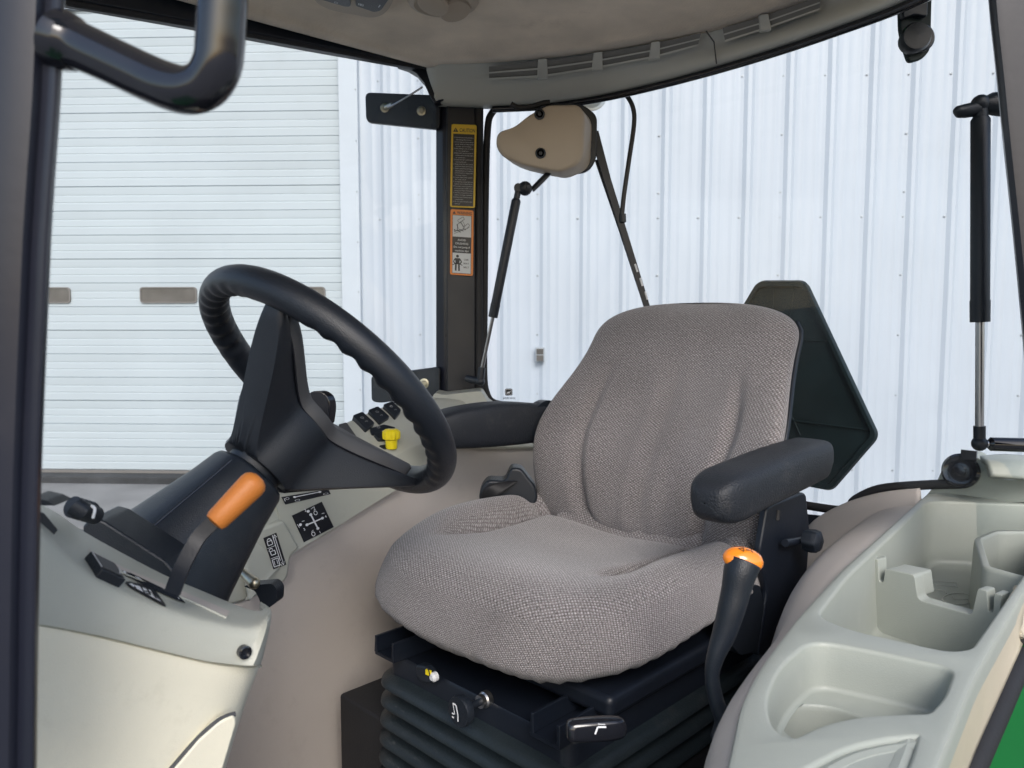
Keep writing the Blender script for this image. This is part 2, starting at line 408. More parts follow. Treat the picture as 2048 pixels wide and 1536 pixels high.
for i in range(-2, nr):
    u = x0+(i+.5)*pitch-.055
    if u < xd1+.2: continue
    zs = [PW(1700, 150).z, PW(1700, 434).z, PW(1700, 940).z]
    if i % 3 == 0: zs += [PW(1700, v).z for v in (268, 384, 550, 670, 790)]
    for z in zs:
        mb.lathe(WPt(u, z, .001), WN, [(0, .0095), (.002, .0095), (.003, .006), (.007, .005)], 'box_grey', 8)
mb.build('cladding_screws', bld, kind='stuff')
# jamb trim and base
mb = MB(); mb.box(WPt(xd1+.07, (zt+zb)/2, .03), WU*.072, WN*.035, UP*((zt-zb)/2), 'trim_white')
for k in range(14):
    mb.lathe(WPt(xd1+.128, zb+.3+k*.38, .065), WN, [(0, .007), (.004, .004)], 'box_grey', 8)
mb.build('door_jamb', bld, bevel=.003)
mb = MB(); mb.box(WPt((xd1+.2-11)/2, zb-.11, .05), WU*((xd1+.2+11)/2), WN*.12, UP*.105, 'concrete_base'); mb.build('foundation', bld, bevel=.01)
# overhead door
mb = MB()
sec = PW(400, 372).z-PW(400, 518).z
seclines = PW(400, 518).z
zs = []
n0 = -3; n1 = 5
prof = []                            # (z, off, dark)
k = n0
zcur = zb
for k in range(-3, 5):
    zt_ = seclines+sec*(k+1)
    zb_ = seclines+sec*k
    if zb_ < zb-.02: zb_ = zb
    third = (zt_-zb_)/3
    for j in range(3):
        z = zb_+third*j
        wd = .004 if j == 0 else .0025; dp = .014 if j == 0 else .008
        prof += [(z, -dp), (z+wd, -dp), (z+wd+.004, .0), (z+third*.32, .001), (z+third*.34, -.0011), (z+third*.37, -.0011), (z+third*.39, .001),
                 (z+third*.62, .001), (z+third*.64, -.0011), (z+third*.67, -.0011), (z+third*.69, .001), (z+third-.012, .006), (z+third-.0005, .006)]
us = [-9+i*(xd1+9)/60 for i in range(61)]
gr = [[WPt(u, z, off-.02+.0015*sin(u*3+z*4)*(1 if z > 1 else 2.2)) for u in us] for z, off in prof]
mb.grid(gr, 'door_white', smooth=False)
zmax = prof[-1][0]
mb.box(WPt((xd1-9)/2, (zb+zmax)/2, -.065), WU*((xd1+9)/2), WN*.025, UP*((zmax-zb)/2), 'joint_dark')
gd = mb.build('overhead_door', bld, 'white ribbed sectional overhead door with a row of small windows', sharp=20)
mb = MB(); mb.box(WPt((xd1-9)/2, zb+.006, -.004), WU*((xd1+9)/2), WN*.018, UP*.010, 'joint_dark'); mb.build('bottom_seal', gd)
wz = (PW(300, 574).z, PW(300, 606).z); wu = (wx(279), wx(393)); wp = wx(650)-wx(393)
for i in range(-6, 2):
    f = MB(); u0, u1 = wu[0]+i*wp, wu[1]+i*wp
    out = rnd([(u0, wz[1]), (u1, wz[1]), (u1, wz[0]), (u0, wz[0])], .03)
    inn = rnd([(u0+.009, wz[1]+.009), (u1-.009, wz[1]+.009), (u1-.009, wz[0]-.009), (u0+.009, wz[0]-.009)], .025)
    n = len(out)
    gg = [[WPt(x, z, -.02) for x, z in out], [WPt(x, z, -.006) for x, z in out], [WPt(x, z, -.006) for x, z in inn], [WPt(x, z, -.014) for x, z in inn]]
    f.grid(gg, 'joint_dark', cv=True)
    f.add([WPt(x, z, -.012) for x, z in inn], [list(range(n))], 'door_window')
    f.build('window', gd, bevel=0)
# small switch box on the wall
mb = MB(); c = PW(1080, 709, .045)
mb.box(c, WU*.034, WN*.03, UP*.055, 'box_grey')
b_ = mb.build('switch_box', bld, 'small grey switch box on the ribbed wall', bevel=.006)
mb = MB(); mb.box(c+WN*.03+UP*.024, WU*.026, WN*.004, UP*.022, 'door_window'); mb.box(c+WN*.03-UP*.026, WU*.026, WN*.004, UP*.022, 'door_window'); mb.build('cover', b_, bevel=.003)
# ================================================================== TRACTOR
tr = top('tractor', 'green compact tractor with its cab door open, showing a grey cloth seat', 'tractor', T(0, .3, -ZC))
# ---- roof: shell, headliner, header duct
def hz(px, py, z): return PZ(px, py, z)
ZL, ZH, ZR = .570, .505, .50
# lower edge of the header duct and its upper edge where it meets the headliner
low = [(872, 203), (890, 207), (985, 211), (1100, 203), (1200, 187), (1300, 165), (1400, 139), (1500, 109), (1600, 77), (1700, 42), (1800, 5), (1900, -40), (2010, -95)]
upp = [(852, 134), (884, 119), (965, 117), (1090, 107), (1190, 95), (1290, 79), (1390, 60), (1480, 38), (1560, 14), (1650, -17), (1740, -52), (1830, -90), (1930, -140)]
def zrl(px, py, z0):                # same point but on plane z0
    return PZ(px, py, z0)
Lw = [hz(x, y, ZH) for x, y in low]; Up = [hz(x, y, ZL) for x, y in upp]
hd = MB()
N = len(Lw)
rr = [[], [], [], [], [], []]
for i in range(N):
    l_, u_ = Lw[i], Up[i]; d = (u_-l_)
    back = V((-.0, 0, 0))
    inward = (T(0, .5, 0)-l_); inward.z = 0; inward.normalize()
    rr[0].append(u_+UP*.03-inward*.0)
    rr[1].append(u_)
    rr[2].append(u_*.62+l_*.38-inward*.006)
    rr[3].append(u_*.18+l_*.82+inward*.010)
    rr[4].append(l_+inward*.004)
    rr[5].append(l_-inward*.05+UP*.005)
gr = smooth_grid(rr, 4, 6)
hd.grid(gr, 'header_plastic')
header = hd.build('header_duct', tr, 'grey moulded air duct with louvres above the rear window', solid=.006, sharp=50)
# louvre slots: darker sheet painting the shade inside, two slats, cross ribs -- laid on the duct face
def onduct(px, py, off=.0):
    # interpolate the duct face: find between upper and lower edges in the picture at column px
    def yat(L_, x):
        for (x0_, y0_), (x1_, y1_) in zip(L_[:-1], L_[1:]):
            if x0_ <= x <= x1_: return y0_+(y1_-y0_)*(x-x0_)/(x1_-x0_)
        return L_[0][1] if x < L_[0][0] else L_[-1][1]
    yu, yl = yat(upp, px), yat(low, px); t = (py-yu)/(yl-yu)
    z = ZL+(ZH-ZL)*min(max(t, 0), 1)
    p = PZ(px, py, z); return p+(CAM-p).normalized()*off
def slot(pts_top, pts_bot, ribs_):
    mb = MB()
    n = 16; gT = []; 
    def lerpL(L_, t):
        x = L_[0][0]+(L_[-1][0]-L_[0][0])*t
        for (x0_, y0_), (x1_, y1_) in zip(L_[:-1], L_[1:]):
            if x0_ <= x <= x1_+1e-6: return (x, y0_+(y1_-y0_)*(x-x0_)/(x1_-x0_))
        return L_[-1]
    A = [lerpL(pts_top, i/n) for i in range(n+1)]; B = [lerpL(pts_bot, i/n) for i in range(n+1)]
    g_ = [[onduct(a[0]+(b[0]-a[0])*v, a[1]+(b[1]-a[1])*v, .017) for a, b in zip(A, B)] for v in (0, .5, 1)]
    mb.grid(g_, 'louvre_shade')
    for v0, v1, m_ in ((.44, .56, 'header_plastic'), (.92, 1.06, 'header_plastic')):
        g2 = [[onduct(a[0]+(b[0]-a[0])*v, a[1]+(b[1]-a[1])*v, o_) for a, b in zip(A, B)] for v, o_ in ((v0, .018), (v0, .022), (v1, .022), (v1, .018))]
        mb.grid(g2, m_)
    mb.build('louvre', header)
    for rx in ribs_:
        t = (rx-pts_top[0][0])/(pts_top[-1][0]-pts_top[0][0]); a = lerpL(pts_top, t); b = lerpL(pts_bot, min(1, t))
        r_ = MB()
        q = [onduct(a[0]-9, a[1]-3, .022), onduct(a[0]+9, a[1]-5, .022), onduct(b[0]+13, b[1]+3, .024), onduct(b[0]-9, b[1]+5, .024)]
        r_.prism(q, V((0, .012, .0)), 'header_plastic'); r_.build('louvre_rib', header, bevel=.002)
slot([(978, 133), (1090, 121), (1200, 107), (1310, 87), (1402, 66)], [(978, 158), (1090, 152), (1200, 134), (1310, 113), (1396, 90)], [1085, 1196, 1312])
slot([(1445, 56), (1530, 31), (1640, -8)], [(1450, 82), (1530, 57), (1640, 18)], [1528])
# seam
mb = MB(); mb.tube([onduct(1412, 62, .018), onduct(1428, 84, .0185), onduct(1433, 128, .0185)], .0014, 'pad_grey', 6); mb.build('seam', header)
# headliner
hl = MB()
inner = [T(.66, 1.32, .60), T(.62, .95, .615), T(.61, .6, .62), T(.60, .3, .62), Up[0]]
rowsH = []
nh = 14
right_edge = [T(.61, b, .62+.0) for b in (0,)]
def lerp(a, b, t): return a+(b-a)*t
for k in range(nh+1):
    t = k/nh
    rowsH.append([lerp(p, T(inT(p)[0], 1.35, .550), t) for p in [Up[1]+RV*.05+UP*.004, Up[1]+RV*.02]+Up[1:]])
for i, r in enumerate(rowsH):
    t = i/nh
    for j, p in enumerate(r): p.z += .035*sin(pi*t)*1.0*sin(pi*min(1, max(0, (j-.8)/(N-.6)))) 
hl.grid(smooth_grid(rowsH, 2, 3), 'headliner_felt')
head = hl.build('headliner', tr, 'beige felt ceiling lining', solid=.01, off=1)
# roof shell above
mb = MB(); mb.tbox(-.78, .80, -.42, 1.5, .68, .86, 'green_paint'); mb.build('roof_shell', tr, bevel=.07, seg=6)
# roof vent (round louvre) and switch pod on the headliner
def disc_on_z(px, py, z, rx, prof_, m_, mbx):
    mbx.lathe(PZ(px, py, z), -UP, prof_, m_, 32)
ZV = .635
mb = MB()
vc = PZ(886, 2, .568)
mb.lathe(vc, -UP, [(-.03, .062), (.0, .064), (.006, .060), (.009, .052), (.004, .044)], 'tan_cover', 36)
rv = mb.build('roof_vent', tr, 'round tan air vent in the ceiling')
for k, (ox, oy) in enumerate(((-.014, -.016), (.018, .012))):
    m2 = MB(); m2.lathe(vc+V((ox, oy, -.003)), V((.25*(1 if k else -1), -.25, -1)), [(0, .026), (.010, .030), (.014, .027), (.016, .0)], 'tan_cover', 28); m2.build('vane', rv)
mb = MB()
pod = rnd([(622, -20), (628, 6), (660, 22), (745, 38), (772, 30), (790, 0), (792, -22), (700, -40)], 14)
mb.prism([PZ(x, y, .556) for x, y in pod], UP*.03, 'tan_cover')
podo = mb.build('switch_pod', tr, 'dark ceiling pod with heater and fan switches', bevel=.004)
for q in ([(640, -12), (642, 0), (690, 14), (702, 14), (700, -12)], [(716, -10), (710, 12), (748, 25), (762, 22), (780, -4), (778, -14)]):
    m2 = MB(); m2.prism([PZ(x, y, .550) for x, y in rnd(q, 5)], UP*.008, 'black_plastic')
    m2.build('rocker_switch', podo, bevel=.002)
def onpod(x, y, z=.5485): return PZ(x, y, z)
def podicon(p0, p1, p2, fn):
    mb = MB(); o_ = onpod(*p0); d_ = Deck(mb, o_, onpod(*p1)-o_, onpod(*p2)-o_); d_.n = -UP; fn(d_); mb.build('switch_icon', podo)
podicon((672, 5), (690, 9), (670, -8), lambda d_: d_.ring(0, .001, .003, .0009, 'print_white'))
podicon((722, 10), (740, 14), (720, -3), lambda d_: [d_.ring(.0028*cos(k*pi/2+.7), .003+.0028*sin(k*pi/2+.7), .0026, .0010, 'print_white') for k in range(4)])
podicon((757, 14), (775, 18), (762, 1), lambda d_: d_.line([(0, 0), (.001, .012)], .0018, 'print_white'))
# ---- right upper rail and door seal
def railpt(px, py, b): return PB(px, py, b)
def PSide(px, py, a=.60): return PA(px, py, a)
mb = MB()
topL = [(60, -70), (400, -2), (640, 60), (882, 118)]; botL = [(60, -40), (150, -10), (400, 42), (640, 88), (875, 132)]
q = [PSide(*p) for p in [(-150, -160), (400, -4), (640, 62), (884, 119), (878, 136), (640, 92), (400, 46), (150, 0), (-150, -70)]]
mb.prism(q, RV*.05, 'black_metal')
mb.build('door_rail', tr, 'black rail over the right door window', bevel=.004)
mb = MB(); mb.tube([PSide(-150, -62, .61), PSide(150, 6, .61), PSide(400, 49, .61), PSide(640, 94, .61), PSide(872, 138, .61)], .007, 'rubber_seal', 8); mb.build('door_seal', tr)
# fillet gusset between rail and pillar
mb = MB()
g_ = [(790, 127), (878, 120), (888, 200), (868, 205), (858, 188), (848, 165), (832, 146), (812, 134)]
mb.prism([PD(x, y, 1.83) for x, y in g_], V((0, .04, 0)), 'black_metal'); mb.build('gusset', tr, bevel=.003)
# ---- rear right pillar
DP = 1.885
pr = MB()
ps = [(872, 205), (896, 205), (962, 210), (968, 800), (893, 800), (874, 800)]
def quadcol(mb, x0, x1, y0, y1, d0, d1, th, m, lean=0):
    mb.prism([PD(x0, y0, d0), PD(x1, y0, d1), PD(x1+lean, y1, d1), PD(x0+lean, y1, d0)], V((0, th, 0)), m)
quadcol(pr, 893, 951, 170, 830, DP, DP+.012, .07, 'black_metal')
pil = pr.build('rear_pillar', tr, 'black right rear cab pillar carrying two safety labels', bevel=.004)
mb = MB(); quadcol(mb, 872, 896, 170, 830, DP+.03, DP+.008, .05, 'pillar_paint'); mb.build('door_post', pil, 'slate grey door post edge', bevel=.003)
mb = MB(); mb.tube([PD(958, 180, DP+.02), PD(957, 420, DP+.02), PD(958, 640, DP+.02), PD(959, 800, DP+.02)], .011, 'rubber_seal', 14); mb.build('trim_strip', pil)
# rear glass seal (rounded corner at top, runs down and round at the base)
mb = MB()
sl = [(1110, 207), (1050, 209), (1005, 212), (984, 226), (975, 262), (971, 400), (969, 600), (968, 740), (973, 785), (990, 806), (1040, 812)]
mb.tube([PD(x, y, DP+.03) for x, y in sl], .0085, 'rubber_seal', 10, sm=4); mb.build('glass_seal', tr)
# top seal line below header
mb = MB()
sl = [(985, 214), (1100, 208), (1200, 193), (1300, 171), (1400, 145), (1500, 116), (1600, 84), (1700, 49), (1800, 12), (1900, -34)]
mb.tube([PZ(x, y, ZH-.006)+V((.0, .02, 0)) for x, y in sl], .008, 'gloss_black', 10, sm=4); mb.build('glass_seal', tr)
# hinge brackets
def plate(pts, d, th, m, name, parent, bev=.003, label=None, r=6):
    mb = MB(); mb.prism([PD(x, y, d if not callable(d) else d(x)) for x, y in rnd(pts, r)], V((0, th, 0)), m); return mb.build(name, parent, label, bevel=bev)
dh = lambda x: DP+.01+(880-x)*.00035
h1 = plate([(730, 184), (880, 190), (880, 259), (732, 244)], dh, .016, 'black_plastic', 'door_hinge', tr, r=12)
for bx_, by_ in ((770, 216), (843, 222)):
    mb = MB(); mb.bolt(PD(bx_, by_, dh(bx_)), V((0, -1, 0)), .0075); mb.build('bolt', h1)
mb = MB(); mb.tube([PD(775, 214, 1.87), PD(790, 208, 1.85), PD(820, 190, 1.84), PD(845, 174, 1.83)], .0022, 'chrome', 8, sm=3)
mb.lathe(PD(771, 216, 1.885), V((.35, -.2, .1)), [(0, .006), (.02, .005), (.022, .003)], 'zinc', 10); mb.build('wire', h1)
h2 = plate([(742, 752), (880, 733), (880, 792), (760, 806), (743, 803)], dh, .016, 'black_plastic', 'door_hinge', tr, r=8)
mb = MB(); mb.bolt(PD(848, 767, dh(848)), V((0, -1, 0)), .0085); mb.build('bolt', h2)
# ---- safety labels
def label_caution():
    mb = MB(); d = DP-.0012
    bl, br, tl = PD(900, 414, d), PD(950, 416, d), PD(903, 248, d)
    W_ = (br-bl).length; H = (tl-bl).length
    dk = Deck(mb, bl, br-bl, tl-bl)
    dk.rect(0, 0, W_, H, 'label_yellow', 0, r=.005)
    mg = W_*.075; hh = H*.115
    dk.rect(mg, mg*.7, W_-mg, H-hh, 'label_black', 1)
    # triangle
    tx, ty, ts = W_*.17, H-hh*.80, W_*.11
    dk.poly([(tx-ts, ty), (tx+ts, ty), (tx, ty+ts*1.5)], 'label_black', 1); dk.line([(tx, ty+ts*.35), (tx, ty+ts*1.0)], ts*.2, 'label_yellow', 2)
    dk.text('CAUTION', W_*.32, H-hh*.80, .0125, 'label_black', 1, width=W_*.62, bold=True)
    lines = ["1. Read Operator's Manual before", "    operating this tractor.", "2. Do not operate machine without", "    guards, shields and safety devices", "    in place and working.", "3. Allow nobody to ride on tractor", "    or any equipment.",
             "4. Make certain everyone is clear of", "    machine before starting engine", "    or operation.", "5. Keep all riders off tractor", "    and equipment.", "6. Keep hands, feet, and clothing", "    away from power-driven parts.",
             "7. Reduce speed when turning, or", "    applying brakes, or operating", "    around hazards on rough ground", "    or steep slopes.", "8. Couple brake pedals together", "    for road travel.", "9. Use flashing warning lights on", "    highway unless prohibited by law.",
             "10. Stop engine, lower implement to", "    ground and shift to PARK, or set", "    parking brake before dismounting.", "11. Wait for all movement to stop", "    before servicing machinery.", "12. Remove key if leaving tractor", "    unattended.", "13. Do not operate machine unless", "    trained."]
    y1 = H-hh-H*.03; y0 = mg*.7+H*.015; st = (y1-y0)/len(lines)
    for i, t in enumerate(lines):
        s_ = st*.72; vs, _ = text_mesh(t); w0 = max(v.x for v in vs)*s_
        dk.text(t, mg*1.5, y1-st*(i+.75), s_, 'print_grey', 2, width=min(w0*1.15, W_-mg*3))
    mb.build('caution_label', pil, 'yellow and black label headed CAUTION')
label_caution()
def label_warning():
    mb = MB(); d = DP-.0012
    bl, br, tl = PD(900, 549, d), PD(946, 552, d), PD(901, 418, d)
    W_ = (br-bl).length; H = (tl-bl).length; dk = Deck(mb, bl, br-bl, tl-bl)
    dk.rect(0, 0, W_, H, 'label_orange', 0, r=.005)
    mg = W_*.09; hh = H*.085
    y2, y1, y0 = H-hh, H*.585, H*.34
    dk.rect(mg, mg*.8, W_-mg, y2, 'label_black', 1)
    dk.rect(mg*1.15, y1, W_-mg*1.15, y2-.0008, 'label_white', 2); dk.rect(mg*1.15, mg*.95, W_-mg*1.15, y0, 'label_white', 2)
    tx, ty, ts = W_*.16, H-hh*.8, W_*.07
    dk.poly([(tx-ts, ty), (tx+ts, ty), (tx, ty+ts*1.6)], 'label_black', 1)
    dk.text('WARNING', W_*.29, H-hh*.82, .0095, 'label_black', 1, width=W_*.63, bold=True)
    # tipping tractor drawing
    k = 'label_black'; lw = .0009; cx, cy = W_*.46, (y1+y2)/2
    dk.line([(W_*.17, y1+.007), (W_*.83, y1+.024)], lw, k, 3)
    def rr_(cx_, cy_, w_, h_, a_):
        c_, s_ = cos(a_), sin(a_); dk.line([(cx_+x*c_-y*s_, cy_+x*s_+y*c_) for x, y in ((-w_, -h_), (w_, -h_), (w_, h_), (-w_, h_), (-w_, -h_))], lw, k, 3)
    rr_(cx, cy+.015, .008, .0033, .6); rr_(cx+.013, cy-.001, .0085, .0033, .8); rr_(cx-.001, cy-.001, .008, .0065, 2.1); rr_(cx+.004, cy+.006, .006, .003, 2.1)
    dk.line([(cx-.008, cy+.004), (cx-.009, cy-.012), (cx-.001, cy-.008), (cx+.006, cy-.012)], lw*1.6, k, 3)
    dk.line([(cx-.016, cy-.014), (cx-.008, cy-.010), (cx-.001, cy-.015)], lw*2, k, 3); dk.disc(cx-.015, cy-.010, .0018, k, 3)
    for i, t in enumerate(['AVOID', 'CRUSHING', 'Do not jump if', 'machine tips']):
        vs, _ = text_mesh(t, True); s_ = (y1-y0)*.17; w0 = max(v.x for v in vs)*s_
        dk.text(t, W_*.5, y1-(y1-y0)*(.25+.22*i), s_, 'print_grey' if False else 'label_white', 2, width=min(w0, W_*.72), bold=True, center=True)
    # seated figure with belt
    fx, fy = W_*.32, mg+.004; h = y0-mg-.008
    dk.disc(fx, fy+h*.90, h*.085, k, 3); dk.poly([(fx-h*.15, fy+h*.78), (fx+h*.15, fy+h*.78), (fx+h*.10, fy+h*.42), (fx-h*.10, fy+h*.42)], k, 3)
    dk.line([(fx-h*.14, fy+h*.74), (fx-h*.25, fy+h*.56), (fx-h*.12, fy+h*.44)], h*.065, k, 3); dk.line([(fx+h*.14, fy+h*.74), (fx+h*.25, fy+h*.56), (fx+h*.12, fy+h*.44)], h*.065, k, 3)
    dk.line([(fx-h*.09, fy+h*.44), (fx-h*.10, fy+h*.03)], h*.10, k, 3); dk.line([(fx+h*.09, fy+h*.44), (fx+h*.10, fy+h*.03)], h*.10, k, 3)
    dk.line([(fx-h*.3, fy+h*.36), (fx-h*.1, fy+h*.47), (fx+h*.1, fy+h*.47), (fx+h*.3, fy+h*.36)], h*.045, k, 3)
    for i, t in enumerate(['USE', 'SEAT', 'BELT']):
        dk.text(t, W_*.70, y0-(y0-mg)*(.36+.19*i), h*.135, 'label_black', 3, width=W_*(.2 if i == 0 else .25), bold=True, center=True)
    mb.build('warning_label', pil, 'orange WARNING label with tipping tractor and seat belt pictures')
label_warning()
# ---- glass panes
mb = MB(); g_ = [[PA(x, y, .66) for x, y in ((-150, -75), (875, 140))], [PA(x, y, .66) for x, y in ((-150, 1150), (875, 830))]]
mb.grid(smooth_grid(g_, 1, 8), 'window_glass'); mb.build('door_window', tr, 'clear glass of the right door')
# rear glass bowed pane
def rear_b(a): return -.13-.14*(1-((a-.06)/.66)**2)
mb = MB(); gg = []
for j in range(9):
    z = .58-.94*j/8; gg.append([T(a, rear_b(a)-.02+.0*j, z) for a in [-.60+1.25*i/16 for i in range(17)]])
mb.grid(gg, 'window_glass'); rg = mb.build('rear_window', tr, 'bowed rear window glass')
mb = MB(); gg = [[T(a, 1.42, z) for a in (-.5, 0, .5)] for z in (.6, .1, -.35)]; mb.grid(gg, 'window_glass'); mb.build('windshield', tr)
# maker's mark on the rear glass, read from behind
mb = MB()
gd_ = DP+.06
c0 = PD(1006, 803, gd_); dk = Deck(mb, c0, V((1, 0, 0)), V((0, 0, 1)))
pxm = gd_/F
dk.rect(4*pxm, 12*pxm, 19*pxm, 26*pxm, 'label_black', 1, r=4*pxm)
dk.rect(5.3*pxm, 13.3*pxm, 17.7*pxm, 24.7*pxm, 'print_white', 2, r=3*pxm); dk.rect(6*pxm, 14*pxm, 17*pxm, 24*pxm, 'label_black', 3, r=3*pxm)
deer = [(7.5, 17), (9, 19.5), (12, 19), (14.5, 20.5), (15.5, 23), (14, 22), (13, 23), (13, 20.5), (10, 20.7), (8, 20), (8.5, 18), (7.3, 16), (15, 17.2), (13.5, 16.2), (8, 15.6)]
dk.poly([(8*pxm, 18*pxm), (9.5*pxm, 20*pxm), (13*pxm, 19.6*pxm), (15.5*pxm, 21.6*pxm), (15*pxm, 18.5*pxm), (12.5*pxm, 17.2*pxm), (15.6*pxm, 16*pxm), (11*pxm, 16.5*pxm), (7*pxm, 15.6*pxm)], 'print_white', 4)
dk.text('JOHN DEERE', 0, 5*pxm, 5.4*pxm, 'label_black', 1, width=25*pxm, mirror=True, bold=True)
mb.build('maker_mark', rg, 'small printed maker emblem seen in mirror image')
# ---- wiper motor cover and hardware
DW = 1.70
wm = MB()
bk = rnd([(1096, 204), (1160, 205), (1190, 228), (1188, 318), (1172, 342), (1120, 350), (1040, 335), (1000, 310), (995, 275)], 14)
wm.prism([PD(x+5, y+2, DW+.073) for x, y in bk], V((0, .012, 0)), 'black_plastic')
motor = wm.build('wiper_motor', tr, 'tan wiper motor cover on the rear window', bevel=.004)
mb = MB()
ol = rnd([(1096, 210, 8), (1158, 208, 26), (1172, 230, 20), (1168, 325, 30), (1120, 345, 12), (1082, 338, 10), (1040, 328, 8), (1004, 312, 22), (992, 292, 10), (994, 264, 14), (1028, 254, 14), (1060, 228, 12)], 12, 6)
front = [PD(x, y, DW) for x, y in ol]
cx_ = sum((p for p in front), V((0, 0, 0)))/len(front)
rings = []
for sc, dd in ((.90, -.004), (.965, -.0015), (1.0, .006), (1.0, .05), (1.01, .07)):
    rings.append([cx_+(p-cx_)*sc+V((.27*dd if dd > .01 else 0, dd, 0)) for p in front])
mb.grid(rings, 'tan_cover', cv=True); mb.add(rings[0], [list(range(len(front)))], 'tan_cover')
mb.build('cover', motor, sharp=50)
mb = MB(); mb.tube([PD(x, y, DW-.0005) for x, y in ((996, 290), (1010, 297), (1050, 302), (1066, 308), (1078, 322), (1086, 336))], .0022, 'tan_cover', 8, sm=4); mb.build('cover_ridge', motor)
for x, y in ((1081, 307), (1079, 229)):
    mb = MB(); mb.lathe(PD(x, y, DW-.003), V((0, -1, 0)), [(0, .0115), (.004, .0115), (.005, .008), (.001, .0075), (.001, .005), (.004, .004)], 'black_plastic', 20); mb.build('screw', motor)
mb = MB(); mb.tube([PD(x, y, DW+.06) for x, y in ((1100, 205), (1088, 206), (1060, 214), (1036, 215), (1022, 208))], .0062, 'rubber_seal', 10, sm=8)
mb.build('corrugated_sleeve', motor)
# elbow bracket to strut
mb = MB(); mb.tube([PD(1100, 344, DW+.05), PD(1082, 362, DW+.04), PD(1064, 380, DW+.04)], [.010, .011, .010], 'black_plastic', 10, flat=.6)
mb.sphere(PD(1050, 377, DW+.03), .016, 'black_plastic', 16); mb.bolt(PD(1055, 374, DW+.012), V((.3, -1, 0)), .0055, 'black_metal')
mb.lathe(PD(1036, 376, DW+.03), V((0, -1, 0)), [(-.01, .009), (.01, .009)], 'black_plastic', 12)
mb.tube([PD(1037, 378, DW+.03), PD(1033, 398, DW+.03)], .007, 'black_plastic', 12)
mb.build('strut_bracket', tr)
# struts
def strut(p_top, p_mid, p_bot, r1, r2, name_label):
    o = MB(); ax = (p_mid-p_top).normalized()
    o.tube([p_top, p_top+ax*.004, p_mid-ax*.03, p_mid-ax*.03, p_mid], [r1*.8, r1, r1, r1*1.06, r1*1.04], 'black_plastic', 20)
    s_ = o.build('gas_strut', tr, name_label)
    m2 = MB(); m2.tube([p_mid, p_bot], r2, 'chrome', 14); m2.build('piston_rod', s_)
    return s_
s1 = strut(PD(1033, 398, 1.73), PD(986, 634, 1.77), PD(963, 742, 1.80), .0105, .0042, 'slim gas strut beside the labelled pillar')
mb = MB(); mb.tube([PD(964, 735, 1.80), PD(961, 760, 1.80)], .0085, 'black_plastic', 12); mb.sphere(PD(961, 763, 1.80), .0105, 'black_plastic', 14)
mb.tube([PD(961, 763, 1.80), PD(935, 757, 1.83)], .009, 'black_plastic', 12); mb.build('ball_joint', s1)
DN = 1.08
s2 = strut(PD(1961, 234, DN), PD(1960, 644, DN), PD(1959, 860, DN), .0122, .0057, 'gas strut at the left end of the rear window')
mb = MB(); mb.tube([PD(1959, 852, DN), PD(1959, 884, DN)], .0078, 'black_plastic', 14); mb.sphere(PD(1959, 887, DN), .0108, 'black_plastic', 16)
mb.tube([PD(1960, 887, DN), PD(1975, 888, DN)], .005, 'chrome', 10); mb.lathe(PD(1976, 888, DN), V((1, -.05, -.02)), [(0, .006), (.004, .0098), (.09, .0105), (.15, .0105)], 'gloss_black', 20)
mb.build('ball_joint', s2)
mb = MB(); mb.sphere(PD(1961, 208, DN), .0125, 'black_plastic', 16); mb.tube([PD(1961, 205, DN), PD(1961, 240, DN)], .0095, 'black_plastic', 14)
mb.tube([PD(1955, 217, DN), PD(1930, 222, DN), PD(1915, 224, DN), PD(1910, 226, DN)], [.010, .0095, .008, .004], 'black_plastic', 12, sm=3)
mb.tube([PD(1965, 210, DN), PD(1985, 208, DN), PD(2002, 208, DN)], [.010, .0155, .017], 'black_plastic', 10)
mb.tube([PD(1998, 210, DN), PD(2040, 212, DN)], .012, 'black_plastic', 10)
mb.build('ball_joint', s2)
# wiper arm, washer hose, lamp behind glass
DO = 1.78
mb = MB(); ws = [(1188, 262, 9), (1215, 360, 7.5), (1250, 470, 6.5), (1292, 606, 6), (1335, 740, 6)]
L_ = [PD(x-w_, y+1, DO) for x, y, w_ in ws]+[PD(x+w_, y-1, DO) for x, y, w_ in ws[::-1]]
mb.prism(L_, V((0, .008, 0)), 'black_metal'); wa = mb.build('wiper_arm', tr, 'black wiper arm outside the rear window', bevel=.001)
mb = MB(); mb.tube([PD(1192, 320, DO+.012), PD(1240, 460, DO+.012), PD(1286, 600, DO+.012), PD(1336, 745, DO+.012)], .0035, 'rubber_seal', 8); mb.build('wiper_blade', wa)
for x, y in ((1262, 540), (1272, 568), (1282, 595)):
    mb = MB(); mb.tube([PD(x+8, y-12, DO-.001), PD(x+13, y+4, DO-.001)], .0022, 'print_white', 6); mb.build('blade_claw', wa)
mb = MB(); mb.tube([PD(x, y, DO) for x, y in ((1236, 182), (1252, 190), (1266, 215), (1268, 250), (1258, 320), (1248, 390), (1244, 430))], .0053, 'hose_rubber', 10, sm=4)
mb.lathe(PD(1245, 428, DO), V((.05, 0, -1)), [(0, .008), (.018, .008), (.02, .005)], 'black_plastic', 12); mb.build('washer_hose', tr, 'grey washer hose hanging beside the wiper arm')
mb = MB(); mb.lathe(PD(1180, 184, 2.12), V((.35, -1, 0)), [(-.04, .03), (0, .050), (.004, .050), (.005, .045)], 'chrome', 32)
mb.lathe(PD(1180, 184, 2.115), V((.35, -1, 0)), [(0, .045), (.006, .0)], 'glass_lens', 32)
mb.build('work_lamp', tr, 'round lamp behind the wiper motor')
